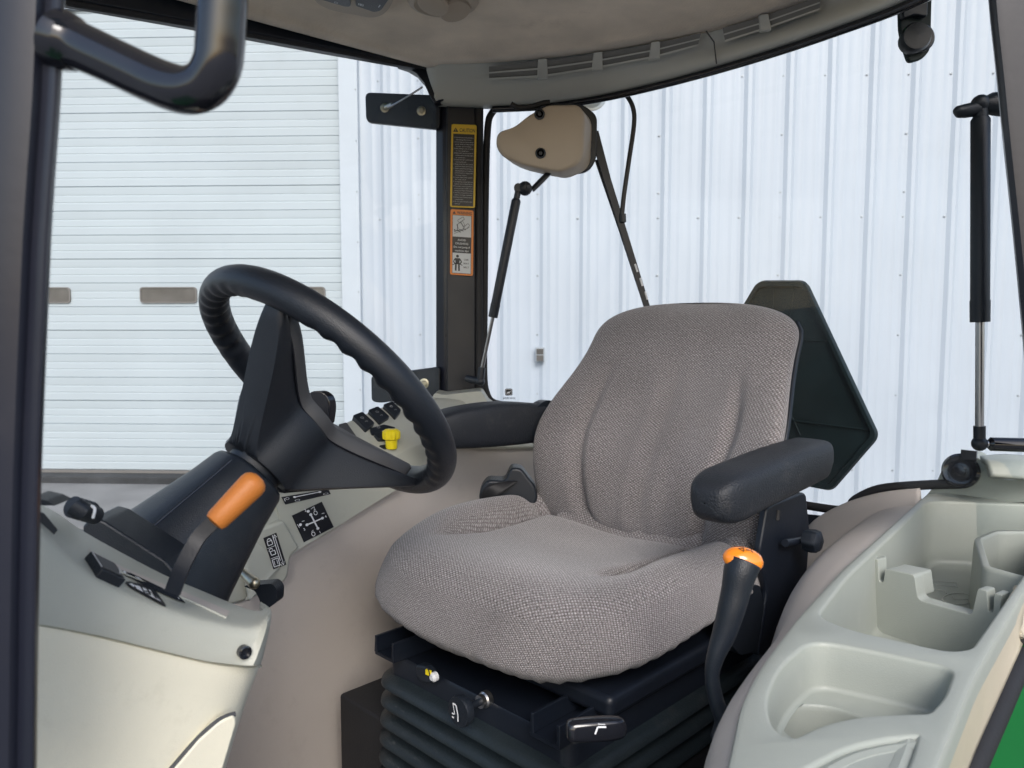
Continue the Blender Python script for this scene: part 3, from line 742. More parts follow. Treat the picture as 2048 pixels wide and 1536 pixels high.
# mirror/latch hanging at top right
plt = rnd([(1797, -60), (1866, -60), (1862, 100, 18), (1845, 118, 8), (1818, 126, 10), (1808, 96), (1800, 60)], 10)
mb = MB(); mb.prism([PD(x, y, 1.34) for x, y in plt], V((0, .010, 0)), 'sign_back'); lt = mb.build('window_hinge', tr, 'dark hinge plate with round knob on the rear glass', bevel=.003)
mb = MB(); mb.lathe(PD(1822, 84, 1.335), V((-.15, -1, 0)), [(0, .021), (.022, .024), (.03, .021), (.033, .0)], 'black_plastic', 28); mb.lathe(PD(1836, 80, 1.338), V((.1, -1, 0)), [(0, .022), (.012, .022), (.016, .018)], 'black_plastic', 28); mb.build('knob', lt)
mb = MB(); mb.prism([PD(x, y, 1.325) for x, y in rnd([(1800, -60), (1858, -60), (1856, 34), (1830, 28), (1806, 38)], 8)], V((0, .012, 0)), 'black_plastic'); mb.build('bracket', lt, bevel=.003)
# ---- slow moving sign back (outside)
BS = -.42
so_ = [(1519, 563), (1612, 563), (1757, 872), (1664, 980), (1480, 945), (1400, 760)]
pts = rnd(so_, 14)
mb = MB(); P_ = [PB(x, y, BS) for x, y in pts]; mb.prism(P_, FV*-.006, 'sign_back'); sg = mb.build('hazard_sign', tr, 'dark back of the reflective hazard sign outside the rear window')
mb = MB(); cs = sum((p for p in P_), V((0, 0, 0)))/len(P_)
rg_ = [[cs+(p-cs)*k+FV*o for p in P_] for k, o in ((1.0, -.008), (1.012, 0), (1.0, .010), (.955, .010), (.945, .001))]
mb.grid(rg_, 'sign_back', cv=True); mb.build('rim', sg)
for p, q in (((1548, 568), (1540, 700)), ((1588, 568), (1575, 680)), ((1585, 680), (1665, 682)), ((1560, 838), (1740, 860)), ((1570, 800), (1600, 870))):
    mb = MB(); mb.tube([PB(*p, BS+.003), PB(*q, BS+.003)], .0016, 'sign_back', 6); mb.build('stiffening_rib', sg)
# ---- left rear pillar (right edge of view)
mb = MB()
e = [(1972, -60), (1980, 40), (1992, 150), (2006, 290), (2020, 420), (2034, 560), (2050, 740), (2062, 900)]
DL = .88
gg = []
for x, y in e:
    gg.append([PD(x+o, y, DL+dd) for o, dd in ((4, .05), (0, .015), (3, .004), (16, -.004), (30, -.006), (110, -.01), (150, .03), (150, .09))])
mb.grid(smooth_grid(gg, 3, 1), 'pillar_paint'); mb.build('rear_pillar', tr, 'slate black left rear cab pillar at the right edge', solid=.004)
# ---- left front pillar and grab handle (near)
DF = .40
mb = MB(); gg = []
for x, y in [(133, -80), (128, 60), (122, 200), (112, 340), (103, 480), (97, 620), (90, 780), (84, 940), (80, 1100), (77, 1300), (74, 1560), (72, 1700)]:
    gg.append([PD(x+o, y, DF+dd) for o, dd in ((-8, .05), (-3, .02), (0, .008), (-8, .001), (-22, 0), (-40, .001), (-58, -.004), (-120, -.006), (-190, -.004), (-210, .01), (-210, .05))])
mb.grid(smooth_grid(gg, 2, 2), 'pillar_paint'); fp = mb.build('front_pillar', tr, 'blurred purple black front door pillar close to the viewer', solid=.003)
mb = MB()
hp = [(128, 82, .40), (165, 95, .40), (230, 125, .395), (300, 158, .39), (350, 177, .385), (385, 180, .382), (415, 165, .380), (434, 132, .378), (440, 90, .377), (443, 40, .376), (447, -20, .375), (450, -120, .374)]
mb.tube([PD(*p) for p in hp], [.0125, .0118]+[.0113]*10, 'gloss_black', 28, sm=6)
mb.lathe(PD(132, 84, .402), PD(300, 158, .39)-PD(132, 84, .402), [(-.004, .0150), (.002, .0142), (.008, .0120)], 'gloss_black', 24)
mb.build('grab_handle', tr, 'glossy black bent tube grab handle')
# ================================================================== SIDE CONSOLE (right)
rowsC = [
 [(1110, 818, .54), (985, 812, .54), (880, 797, .53), (785, 811, .52), (690, 850, .50), (640, 872, .49), (560, 925, .46), (500, 985, .42), (440, 1040, .38)],
 [(1110, 885, .44), (985, 886, .44), (897, 884, .43), (832, 890, .41), (778, 919, .40), (720, 955, .39), (640, 985, .385), (545, 1000, .375), (470, 1060, .35)],
 [(1110, 893, .43), (985, 894, .43), (899, 893, .42), (852, 926, .40), (812, 952, .39), (760, 985, .38), (665, 1058, .37), (580, 1112, .355), (500, 1200, .33)],
]
gC = [[PA(*p) for p in r] for r in rowsC]
def addrow(g_, k, f): g_.insert(k, f)
g1 = smooth_grid([gC[0]], 1, 5)[0]; g2 = smooth_grid([gC[1]], 1, 5)[0]; g3 = smooth_grid([gC[2]], 1, 5)[0]
g0 = [p+RV*.03-UP*.03 for p in g1]; gm = [p+RV*.004+UP*.004 for p in g1]
gg = [g0, [lerp(a, b, .5)+UP*.006 for a, b in zip(g0, g1)], g1, [lerp(a, b, .5) for a, b in zip(g1, g2)], [lerp(a, b, .92) for a, b in zip(g1, g2)], g2, [lerp(a, b, .1)-RV*.001 for a, b in zip(g2, g3)], [lerp(a, b, .9) for a, b in zip(g2, g3)], g3, [p+RV*.012-UP*.004 for p in g3]]
mb = MB(); mb.grid(smooth_grid(gg, 3, 1), 'grey_plastic')
CV = [(list(mb.v), list(mb.f))]; con = mb.build('side_console', tr, 'grey control console along the right side with switches and shift decals', solid=.004)
# lower step of console (with lock decal)
mb = MB()
st_ = [(480, 1075, 10), (568, 1040), (600, 1096), (582, 1112), (576, 1160, 14), (500, 1200, 10), (440, 1215), (430, 1110)]
P_ = [PA(x, y, .352) for x, y in rnd(st_, 8)]
mb.prism(P_, RV*.05, 'grey_plastic'); CV.append((list(mb.v), list(mb.f))); mb.build('console_step', con, bevel=.006)
# upright part beside column with decals
mb = MB()
up_ = [(548, 985, 8), (560, 980), (650, 968), (800, 962), (830, 942), (800, 975), (740, 1012), (665, 1059), (597, 1097), (560, 1040)]
mb.prism([PA(x, y, .366) for x, y in rnd(up_, 4)], RV*.03, 'grey_plastic'); CV.append((list(mb.v), list(mb.f))); mb.build('shift_gate_panel', con, bevel=.006)
# pillar base trim
mb = MB(); tb = [(836, 812), (862, 806, 6), (868, 786, 6), (888, 790), (940, 784), (962, 782, 6), (975, 804, 4), (1010, 830), (860, 835)]
mb.prism([PD(x, y, 1.79) for x, y in rnd(tb, 5)], V((0, .09, 0)), 'grey_plastic'); mb.build('pillar_base_trim', con, bevel=.004)
# switch surface frame
o = PA(690, 872, .46)
sA, sB, sC = PA(700, 848, .50), PA(850, 900, .415), PA(790, 812, .52)
sx = (PA(785, 811, .52)-PA(690, 850, .50)).normalized()          # toward the rear
sd_ = (PA(778, 919, .40)-PA(690, 850, .50)); sn = sx.cross(sd_).normalized()
if sn.z < 0: sn = -sn
sy = sn.cross(sx).normalized()
if sy.dot(sd_) > 0: sy = -sy
S0 = PA(690, 850, .50)
def onS(px, py, h=0): return PP(px, py, S0+sn*h, sn)
def rocker(quad, name='rocker_switch', h=.012, lab=None):
    mb = MB(); base = [onS(x, y, -.004) for x, y in rnd(quad, 4)]
    c_ = sum(base, V((0, 0, 0)))/len(base)
    mb.prism(base, sn*(h+.002), 'black_plastic'); b_ = mb.build(name, con, lab, bevel=.0015)
    m2 = MB(); t_ = [c_+(p-c_)*.8+sn*(h-.0025) for p in base]; m2.prism(t_, sn*.003, 'gloss_black')
    k = c_+sn*(h+.0018)
    dk_ = Deck(m2, k, sx, sy); dk_.n = sn
    dk_.ring(0, .006, .0028, .0008, 'print_grey'); dk_.line([(-.003, -.006), (.003, -.006), (.001, -.009)], .0008, 'print_grey')
    m2.build('rocker', b_, bevel=.001); return b_
rocker([(702, 841), (722, 833), (747, 856), (729, 870)])
rocker([(733, 830), (753, 822), (777, 843), (757, 856)])
rocker([(763, 819), (782, 812), (800, 830), (788, 846)])
rocker([(737, 864), (765, 856), (790, 862), (760, 872), (742, 876)], h=.008)
rocker([(745, 875), (770, 869), (797, 874), (796, 884), (755, 888)], h=.010)
mb = MB(); mb.prism([onS(x, y, .001) for x, y in rnd([(676, 852), (692, 848), (712, 876), (702, 880), (684, 872)], 3)], sn*.005, 'pad_grey'); mb.build('blank_switch', con, 'grey switch blank', bevel=.001)
mb = MB(); mb.prism([onS(x, y, .0) for x, y in rnd([(757, 893), (790, 887), (806, 893), (804, 898), (768, 900)], 3)], sn*.003, 'black_plastic'); mb.build('gate_plate', con, bevel=.0008)
# yellow knob
kc = onS(783, 897, .002); ka = UP*.98+RV*-.05
mb = MB(); n = 96; g_ = []
for t, r in ((0, .0108), (.003, .0115), (.014, .0118), (.017, .0165), (.022, .0172), (.029, .0168), (.0325, .012), (.033, 0.0005)):
    ax = V((0, 0, 1)); g_.append([kc+ax*t*1.18+(V((1, 0, 0))*cos(2*pi*k/n)+V((0, 1, 0))*sin(2*pi*k/n))*(r+(.0009*cos(12*2*pi*k/n) if .016 < t < .03 else 0)) for k in range(n)])
mb.grid(g_, 'yellow', cv=True); mb.tube([kc+UP*.0392+V((-.006, 0, 0)), kc+UP*.0392+V((.006, -.004, 0))], .0012, 'zinc', 6)
mb.build('push_knob', con, 'yellow fluted push pull knob')
# black paddle behind wheel
mb = MB(); pp = rnd([(612, 795), (620, 783), (640, 781), (656, 793), (660, 815), (655, 850), (640, 846), (625, 830)], 16)
mb.prism([PD(x, y, 1.35) for x, y in pp], V((.01, .012, 0)), 'gloss_black')
mb.tube([PD(640, 830, 1.355), PD(655, 880, 1.4), PD(668, 930, 1.42)], .006, 'black_metal', 10)
mb.build('throttle_lever', con, 'black paddle lever rising behind the steering wheel', bevel=.004)
# black area by console near column
mb = MB(); mb.prism([PA(x, y, .375) for x, y in rnd([(545, 962), (640, 955), (820, 955), (800, 966), (650, 972), (560, 985), (543, 1030), (530, 1070), (518, 1065), (535, 1000)], 4)], RV*.03, 'black_plastic'); mb.build('lever_boot', con, bevel=.003)
# decals
aD = .3655
def deckA(mb, bl, br, tl, a):
    B, R_, L_ = PA(*bl, a), PA(*br, a), PA(*tl, a)
    d = Deck(mb, B, R_-B, L_-B); d.y = (L_-B-d.x*(L_-B).dot(d.x)).normalized(); d.n = -RV; return d, (R_-B).length, (L_-B).dot(d.y)
mb = MB(); q = [(583, 1031), (643, 1003), (667, 1054), (607, 1085)]
P_ = [PA(x, y, aD) for x, y in q]
class QD:                             # artwork stretched over a quad given in photo points on plane a
    def __init__(s, mb, q, a, off=.0007):
        s.mb = mb; s.q = q; s.a = a; s.off = off
    def P(s, u, v, l):
        if hasattr(s, 'tree'):
            (ax, ay), (bx, by), (cx, cy), (dx, dy) = s.q
            x = (ax*(1-u)+bx*u)*(1-v)+(dx*(1-u)+cx*u)*v; y = (ay*(1-u)+by*u)*(1-v)+(dy*(1-u)+cy*u)*v
            h_ = hit(s.tree, x, y, s.off*(l+.5))
            if h_ is not None: return h_
        (ax, ay), (bx, by), (cx, cy), (dx, dy) = s.q   # bl, br, tr, tl
        x = (ax*(1-u)+bx*u)*(1-v)+(dx*(1-u)+cx*u)*v; y = (ay*(1-u)+by*u)*(1-v)+(dy*(1-u)+cy*u)*v
        return PA(x, y, s.a-s.off*l)
    def poly(s, pts, m, l=1): s.mb.add([s.P(u, v, l) for u, v in pts], [list(range(len(pts)))], m)
    def line(s, pts, w_, m, l=2, asp=1):
        for (x0, y0), (x1, y1) in zip(pts[:-1], pts[1:]):
            d = V((x1-x0, y1-y0)); 
            if d.length < 1e-6: continue
            d.normalize(); nx, ny = -d.y*w_/2, d.x*w_/2*asp
            s.poly([(x0+nx, y0+ny), (x0-nx, y0-ny), (x1-nx, y1-ny), (x1+nx, y1+ny)], m, l)
    def disc(s, x, y, r, m, l=2, asp=1, n=12): s.poly([(x+r*cos(2*pi*k/n), y+r*asp*sin(2*pi*k/n)) for k in range(n)], m, l)
    def ring(s, x, y, r, w_, m, l=2, asp=1, n=14, a0=0, a1=2*pi): s.line([(x+r*cos(a0+(a1-a0)*k/n), y+r*asp*sin(a0+(a1-a0)*k/n)) for k in range(n+1)], w_, m, l, asp)
    def text(s, b, x, y, size, m, l=2, rot=0):
        vs, fs = text_mesh(b, True); c, sn_ = cos(rot), sin(rot)
        s.mb.add([s.P(x+(v.x*c-v.y*sn_)*size, y+(v.x*sn_+v.y*c)*size, l) for v in vs], fs, m)
allv, allf = [], []
for v_, f_ in CV: allf += [[k+len(allv) for k in f] for f in f_]; allv += v_
conT = BVHTree.FromPolygons([tuple(p) for p in allv], allf)
QD.tree = conT
def qbase(d, m_, n=10):
    g_ = [[d.P((i+.0)/n, (j+.0)/n, 1) for j in range(n+1)] for i in range(n+1)]
    d.mb.grid(g_, m_)
# shift pattern: quad corners bl, br, tr, tl
d = QD(mb, [(607, 1085), (667, 1054), (643, 1003), (583, 1031)], aD)
qbase(d, 'label_black')
k = 'print_white'; c_ = (.54, .48)
ends = [(.30, .50), (.80, .47), (.53, .76), (.55, .22)]
for e_ in ends: d.line([c_, e_], .045, k); d.disc(*e_, .048, k)
d.disc(*c_, .04, k); d.disc(.50, .90, .048, k); d.disc(.12, .60, .048, k)
d.text('2', .40, .93, .13, k, rot=0); d.text('4', .88, .43, .12, k); d.text('3', .14, .36, .12, k); d.text('1', .53, .03, .12, k)
for x, y in ((.68, .74), (.36, .12)): d.ring(x, y, .05, .018, k, asp=1.4); d.line([(x-.02, y+.1), (x+.05, y+.12)], .015, k)
d.line([(.60, .93), (.72, .96), (.68, .84)], .016, k); d.line([(.2, .68), (.28, .66)], .018, k); d.line([(.84, .62), (.92, .60)], .018, k)
d.line([(.04, .66), (.06, .52)], .015, k)
mb.build('shift_pattern_decal', con, 'black square decal with a white cross shift pattern')
mb = MB(); d = QD(mb, [(570, 1009), (661, 988), (656, 978), (562, 994)], aD+.0)
qbase(d, 'label_black')
d.line([(.26, .72), (.80, .78)], .03, k, asp=4); d.disc(.26, .72, .035, k, asp=4); d.disc(.80, .78, .035, k, asp=4)
d.ring(.10, .7, .035, .01, k, asp=4); d.ring(.28, .22, .05, .012, k, asp=2.5); d.ring(.90, .28, .05, .012, k, asp=2.5); d.line([(.03, .4), (.04, .8)], .012, k)
mb.build('range_decal', con, 'narrow black decal with a white line between two dots')
mb = MB(); d = QD(mb, [(546, 1139), (572, 1129), (552, 1065), (526, 1076)], .3515)
qbase(d, 'label_black')
A3 = .42
d.line([(.66, .02), (.66, .98)], .05, k); d.line([(.80, .10), (.80, .90)], .05, k)
d.line([(.70, .88), (.80, .97), (.92, .88)], .05, k, asp=A3); d.line([(.70, .12), (.80, .03), (.92, .12)], .05, k, asp=A3)
d.line([(.04, .66), (.64, .66)], .03, k, asp=A3); d.line([(.04, .33), (.64, .33)], .03, k, asp=A3)
for yy in (.73, .42): d.line([(.16, yy), (.5, yy), (.5, yy+.12), (.16, yy+.12), (.16, yy)], .05, k, asp=A3)
d.ring(.33, .85, .15, .05, k, asp=.5, a0=0, a1=pi); d.ring(.25, .55, .15, .05, k, asp=.5, a0=.4, a1=pi)
d.line([(.1, .06), (.54, .06), (.54, .28), (.1, .28), (.1, .06)], .05, k, asp=A3); d.line([(.2, .1), (.2, .24)], .04, k); d.line([(.42, .1), (.42, .24)], .04, k)
mb.build('lock_decal', con, 'upright black decal with white padlock symbols and an arrow')
# ---- beige side wall below the console
top_ = [(1180, 893, .43), (1090, 893, .43), (985, 894, .43), (899, 893, .42), (852, 926, .40), (812, 952, .39), (760, 985, .38), (665, 1058, .37), (590, 1102, .36), (500, 1190, .345), (430, 1230, .34), (330, 1300, .33)]
gg = [[PA(x, y, a+.016) for x, y, a in top_]]
for dz, aa in ((.05, .010), (.16, -.008), (.32, -.02), (.55, -.02), (.80, .0)):
    gg.append([PA(x, y, a+aa)-UP*dz+UP*0 for x, y, a in top_])
mb = MB(); mb.grid(smooth_grid(gg, 3, 3), 'beige_plastic'); mb.build('fender_panel', tr, 'taupe inner fender panel on the right side of the cab', solid=.006)
# gold lever tip and black latch by the column
mb = MB(); mb.tube([PD(478, 1138, 1.0), PD(492, 1152, .99), PD(508, 1166, .98)], [.005, .006, .008], 'zinc', 12); mb.sphere(PD(508, 1166, .98), .008, 'zinc', 12)
mb.build('tilt_lever', tr, 'small brass tilt lever at the foot of the column')
mb = MB(); mb.prism([PD(x, y, 1.02) for x, y in rnd([(486, 1172), (545, 1167, 8), (554, 1180), (553, 1205), (525, 1225, 10), (519, 1200), (510, 1182)], 6)], V((.004, .02, 0)), 'black_plastic'); mb.build('release_latch', tr, 'black latch under the console step', bevel=.004)
# ================================================================== DASH (left side panel near camera)
inn = [(30, 975), (83, 1008), (120, 1030), (166, 1062), (248, 1108), (331, 1151), (400, 1180), (455, 1203), (495, 1218), (520, 1222)]
outt = [(30, 1020), (81, 1064), (124, 1105), (178, 1150), (248, 1188), (344, 1225), (420, 1246), (489, 1258), (520, 1254), (536, 1238)]
lowr = [(30, 1240), (79, 1248), (120, 1255), (166, 1264), (230, 1278), (290, 1293), (360, 1310), (414, 1322), (480, 1330), (514, 1331)]
A1, A2 = -.105, -.19
gi = [PA(x, y, A1) for x, y in inn]; go = [PA(x, y, A2) for x, y in outt]; gl = [PA(x, y, -.200) for x, y in lowr]
wrapi = gi[-1]+RV*.03; 
gi.append(PA(530, 1214, -.09)); go.append(PA(541, 1222, -.12)); gl.append(PA(520, 1328, -.14))
gi.append(PA(520, 1205, -.02)); go.append(PA(530, 1212, -.02)); gl.append(PA(505, 1320, -.02))
gm_ = [lerp(a, b, .5)-UP*.0 for a, b in zip(gi, go)]
edge = [lerp(b, c, .06)-RV*.003+UP*.0 for b, c in zip(go, gl)]
gg = [[p-UP*.02+RV*.004 for p in gi], [p for p in gi], gm_, [lerp(a, b, .92)+UP*.002 for a, b in zip(gi, go)], edge, [lerp(b, c, .5)-RV*.003 for b, c in zip(go, gl)], gl, [p+RV*.008 for p in gl]]
mb = MB(); mb.grid(smooth_grid(gg, 3, 3), 'grey_plastic'); bezT = bvh(mb); bez = mb.build('dash_bezel', tr, 'grey bezel round the lever slot beside the steering column', solid=.004)
# screw on bezel
mb = MB(); mb.lathe(PA(490, 1305, -.203), -RV, [(-.004, .0058), (.001, .0058), (.0015, .0045), (-.0015, .004), (-.0015, .002)], 'gloss_black', 18); mb.build('screw', bez)
# slot recess: dark tapered pocket
mb = MB(); sl_ = rnd([(186, 1088), (248, 1126), (460, 1222), (444, 1240), (330, 1195), (240, 1150)], 8)
# cream panel
cp = [[(30, 1246), (79, 1253), (166, 1269), (290, 1298), (414, 1327), (480, 1335), (509, 1336), (517, 1334)],
      [(30, 1340), (79, 1345), (166, 1352), (290, 1366), (400, 1385), (455, 1393), (485, 1398), (494, 1396)],
      [(30, 1450), (79, 1450), (166, 1452), (290, 1460), (380, 1470), (430, 1474), (460, 1478), (468, 1476)],
      [(30, 1640), (79, 1640), (166, 1640), (260, 1640), (330, 1640), (380, 1640), (412, 1640), (420, 1640)]]
ac = [-.198, -.198, -.197, -.196, -.195, -.19, -.178, -.15]
gg = [[PA(x, y, a) for (x, y), a in zip(r, ac)] for r in cp]
gg = [[p+RV*.01 for p in gg[0]]]+gg
for r, src in zip(gg, [cp[0]]+cp): r.append(PA(src[-1][0]+2, src[-1][1]-3, -.05))
mb = MB(); mb.grid(smooth_grid(gg, 3, 3), 'cream_plastic'); crm = mb.build('dash_side_panel', tr, 'cream side panel below the grey bezel', solid=.004)
# lower raised access cover with a recess line
mb = MB(); ac_ = rnd([(330, 1560), (400, 1478), (444, 1440, 20), (470, 1430, 10), (474, 1445), (440, 1560), (400, 1700), (250, 1700)], 10)
mb.prism([PA(x, y, -.2035) for x, y in ac_], RV*.01, 'cream_plastic'); mb.build('access_cover', crm, bevel=.004, seg=4)
mb = MB(); mb.tube([PA(x, y, -.200) for x, y in ((300, 1590), (345, 1535), (395, 1478), (430, 1446), (452, 1433), (470, 1428))], .0022, 'pad_grey', 8, sm=4); mb.build('cover_gap', crm)
# switch box on bezel
BZ = (go[4]-gi[4]); bn = (gi[5]-gi[3]).cross(BZ).normalized()
if bn.z < 0: bn = -bn
bo = lerp(gi[4], go[4], .5)
def onB(px, py, h=0): return PP(px, py, bo+bn*h, bn)
mb = MB(); q = [(176, 1122), (208, 1113), (252, 1150), (246, 1164), (200, 1152)]
base = [onB(x, y, .009) for x, y in ((181, 1101), (231, 1126), (253, 1160), (205, 1138))]
mb.prism([p-bn*.014 for p in base], bn*.014, 'black_plastic'); bs = mb.build('rocker_switch', bez, 'black rocker switch beside the lever slot', bevel=.0012)
m2 = MB(); c_ = sum(base, V((0, 0, 0)))/4; m2.add([c_+(p-c_)*.82+bn*.0004 for p in base], [[0, 1, 2, 3]], 'pad_grey')
m2.tube([lerp(base[0], base[3], .1)+bn*.0006, lerp(base[0], base[3], .9)+bn*.0006], .0004, 'print_grey', 6); m2.tube([lerp(base[1], base[2], .3)+bn*.0006, lerp(c_, base[2], .6)+bn*.0006], .0004, 'print_grey', 6)
m2.build('icon_plate', bs)
def proj(pts, off): return [hit(bezT, x, y, off) or PA(x, y, -.15) for x, y in pts]
def sticker(name, pts, m_, lab, bits):
    mb = MB(); P_ = proj(pts, .0008); mb.add(P_, [list(range(len(P_)))], m_)
    for q, mm, l_ in bits: Q_ = proj(q, .0008+.0004*l_); mb.add(Q_, [list(range(len(Q_)))], mm)
    return mb.build(name, bez, lab)
W_ = 'print_white'; K_ = 'label_black'
sticker('lever_decal', [(249, 1166), (256, 1164), (300, 1174), (308, 1180), (331, 1212), (329, 1215), (290, 1194), (258, 1176)], K_, 'small black decal with white blocks',
    [([(256, 1170), (262, 1169), (267, 1173), (266, 1177)], W_, 1), ([(266, 1172), (278, 1175), (285, 1187), (272, 1180)], W_, 1), ([(282, 1177), (298, 1182), (321, 1206), (290, 1190)], W_, 1),
     ([(290, 1180), (294, 1181), (300, 1193), (297, 1193)], K_, 2), ([(284, 1184), (300, 1187), (301, 1189), (286, 1186)], K_, 2), ([(300, 1186), (304, 1188), (314, 1202), (308, 1199)], K_, 2), ([(288, 1189), (296, 1190), (300, 1194), (292, 1192)], K_, 2)])
sticker('slot_trim', [(240, 1142), (262, 1148), (355, 1192), (371, 1208), (356, 1203), (300, 1178), (246, 1150)], 'gloss_black', 'long thin black decal beside the slot',
    [([(266, 1155), (276, 1157), (334, 1184), (322, 1181)], W_, 1), ([(244, 1145), (248, 1144), (251, 1149), (246, 1148)], W_, 1), ([(352, 1197), (356, 1197), (358, 1202), (354, 1201)], W_, 1)])
# slot pocket (recess) made as a shallow box sunk behind a lip
tp_ = [(176, 1099), (212, 1118), (248, 1136), (300, 1158), (360, 1181), (410, 1202), (459, 1223)]
bt_ = [(180, 1106), (212, 1127), (248, 1149), (300, 1171), (360, 1195), (410, 1217), (452, 1237)]
mb = MB(); mb.grid([proj(tp_, .0004), proj([((a[0]+b[0])/2, (a[1]+b[1])/2) for a, b in zip(tp_, bt_)], .0004), proj(bt_, .0004)], 'beige_plastic')
mb.tube(proj(bt_, .0004), .0011, 'grey_plastic', 8, sm=3)
mb.build('slot_recess', bez, 'long recess behind the lever')
# orange lever
mb = MB()
lv = [(345, 1185, .60), (362, 1140, .60), (383, 1098, .605), (402, 1068, .61), (440, 1032, .615)]
L_ = [PD(*p) for p in lv]
g_ = []
for i, p in enumerate(crv(L_, 5)[0]):
    wdt = .0062
    t_ = V((1, 0, .5)) if True else None
    dirn = (crv(L_, 5)[0][min(i+1, 20)]-crv(L_, 5)[0][max(i-1, 0)]).normalized()
    sd2 = dirn.cross(V((0, 1, 0))).normalized()
    g_.append([p+sd2*wdt+V((0, .002, 0)), p+sd2*wdt-V((0, .002, 0)), p-sd2*wdt-V((0, .002, 0)), p-sd2*wdt+V((0, .002, 0))])
mb.grid(g_, 'black_metal', cv=True); lev = mb.build('hand_lever', tr, 'flat black lever with an orange grip beside the steering column', sharp=30, bevel=.0006)
mb = MB(); A_, B_ = PD(438, 1036, .612), PD(508, 966, .63); ax = (B_-A_)
mb.lathe(A_, ax, [(-.006, .004), (-.005, .0082), (-.002, .0095), (.006, .0100), (ax.length*.6, .0110), (ax.length*.92, .0116), (ax.length*1.03, .0110), (ax.length*1.11, .0086), (ax.length*1.16, .005), (ax.length*1.175, .0)], 'orange', 32)
mb.build('grip', lev, 'orange rounded grip')
# black dash body and column base
mb = MB()
mb.tbox(-.10, .30, .94, 1.35, -.95, -.335, 'black_plastic'); mb.tbox(-.06, .22, 1.02, 1.38, -.336, -.27, 'black_plastic')
dsh = mb.build('dash_body', tr, bevel=.02)
mb = MB(); mb.tube([PD(150, 1012, .62), PD(160, 1020, .62), PD(190, 1030, .64)], [.0078, .008, .0078], 'black_plastic', 20)
for k_ in range(5):
    p_ = lerp(PD(146, 1014, .62), PD(186, 1026, .64), k_/5); mb.lathe(p_, PD(186, 1026, .64)-PD(146, 1014, .62), [(0, .0090), (.0015, .0090)], 'black_plastic', 20)
rk = mb.build('ribbed_cap', tr, 'black ribbed reservoir cap with a white clip')
mb = MB(); mb.tube([PD(183, 1012, .625), PD(190, 1018, .62), PD(186, 1036, .62)], .0012, 'print_white', 8, sm=3); mb.build('clip', rk)
mb = MB(); mb.prism([PD(x, y, .52) for x, y in rnd([(60, 994), (92, 1001), (112, 1011), (88, 1011), (60, 1008)], 3)], V((0, .02, 0)), 'black_plastic')
mb.prism([PA(x, y, -.17) for x, y in rnd([(60, 1020), (88, 1026), (116, 1060), (104, 1074), (60, 1056)], 3)], RV*.02, 'black_plastic'); mb.build('edge_clip', bez, bevel=.002)
# ================================================================== STEERING WHEEL
WC = PD(653, 777, .965)
wn = (V((Q, Q, 0))*.745+UP*.667).normalized(); e1 = -RV; e2 = wn.cross(e1).normalized()
if e2.z < 0: e2 = -e2
def WPos(r, th, h): return WC+(e1*cos(th)+e2*sin(th))*r+wn*h
RW = .1755; rt = .0190
spk = [radians(62), radians(178), radians(-72)]
stw = bpy.data.objects.new('steering_wheel', None); COL.objects.link(stw); stw.parent = tr; WP[stw] = V(WC); stw.location = WC-WP[tr]
stw['label'] = 'black three spoke steering wheel with finger grips'
mb = MB(); g_ = []; nT, nP = 300, 26
for i in range(nT):
    th = 2*pi*i/nT; row = []
    near = min(abs((th-s+pi) % (2*pi)-pi) for s in spk)
    wgt = min(1, max(0, (near-.22)/.2))
    bump_ = (.5+.5*cos(th*42))*wgt
    for j in range(nP):
        ph = 2*pi*j/nP                    # 0 = outward, pi = inward
        inw = max(0, -cos(ph)*.75-sin(ph)*.5)
        r_ = rt*(1+.0*cos(ph))-.0042*bump_*inw**.7 if inw > 0 else rt
        row.append(WPos(RW+r_*cos(ph)*.93, th, r_*sin(ph)))
    g_.append(row)
mb.grid(g_, 'wheel_rubber', cu=True, cv=True); mb.build('rim', stw, sharp=180)
def star(th, reach, base, hw, tip=1.0):
    v_ = base
    for s in spk:
        d_ = abs((th-s+pi) % (2*pi)-pi)
        if d_ < pi/2:
            band = hw/max(sin(d_), 1e-3); v_ = max(v_, (base**5+min(band, 1)**5)**.2)
    return min(reach, v_)
def sm3(t): t = max(0, min(1, t)); return t*t*(3-2*t)
mb = MB(); n = 360
g_ = []
levs = [0, .15, .3, .45, .6, .72, .83, .92, .97, 1.0]
def botz(r): return -.132+.120*max(0, min(1, (r-.046)/.130))**.95
def topz(r): t = min(1, r/.178); return -.062+.058*t**1.5
def hw_(k): return star(2*pi*k/n, .172, .045, .0185)
RS = [sum(hw_(i+q) for q in (-3, -2, -1, 0, 1, 2, 3))/7 for i in range(n)]
for k_ in levs: g_.append([WPos(k_*RS[i], 2*pi*i/n, topz(k_*RS[i])-(.004 if k_ == 1 else 0)) for i in range(n)])
for k_ in levs[::-1]: g_.append([WPos(k_*RS[i], 2*pi*i/n, botz(k_*RS[i])+(.004 if k_ == 1 else 0)) for i in range(n)])
mb.grid(g_, 'spoke_plastic', cv=True); mb.build('spokes', stw, sharp=45)
mb = MB(); g_ = []
RC = [star(2*pi*i/n, .150, .042, .0195) for i in range(n)]; RC = [sum(RC[(i+q) % n] for q in (-4, -3, -2, -1, 0, 1, 2, 3, 4))/9 for i in range(n)]
for k_, hh in ((.97, .000), (1.0, .001), (1.0, .014), (.97, .018), (.85, .021), (.5, .026), (.2, .028), (0.0, .028)):
    g_.append([WPos(k_*RC[i], 2*pi*i/n, topz(RC[i]*k_)+hh) for i in range(n)])
mb.grid(g_, 'pad_grey', cv=True); mb.build('centre_cover', stw, 'charcoal centre cover', sharp=45)
mb = MB(); g_ = []
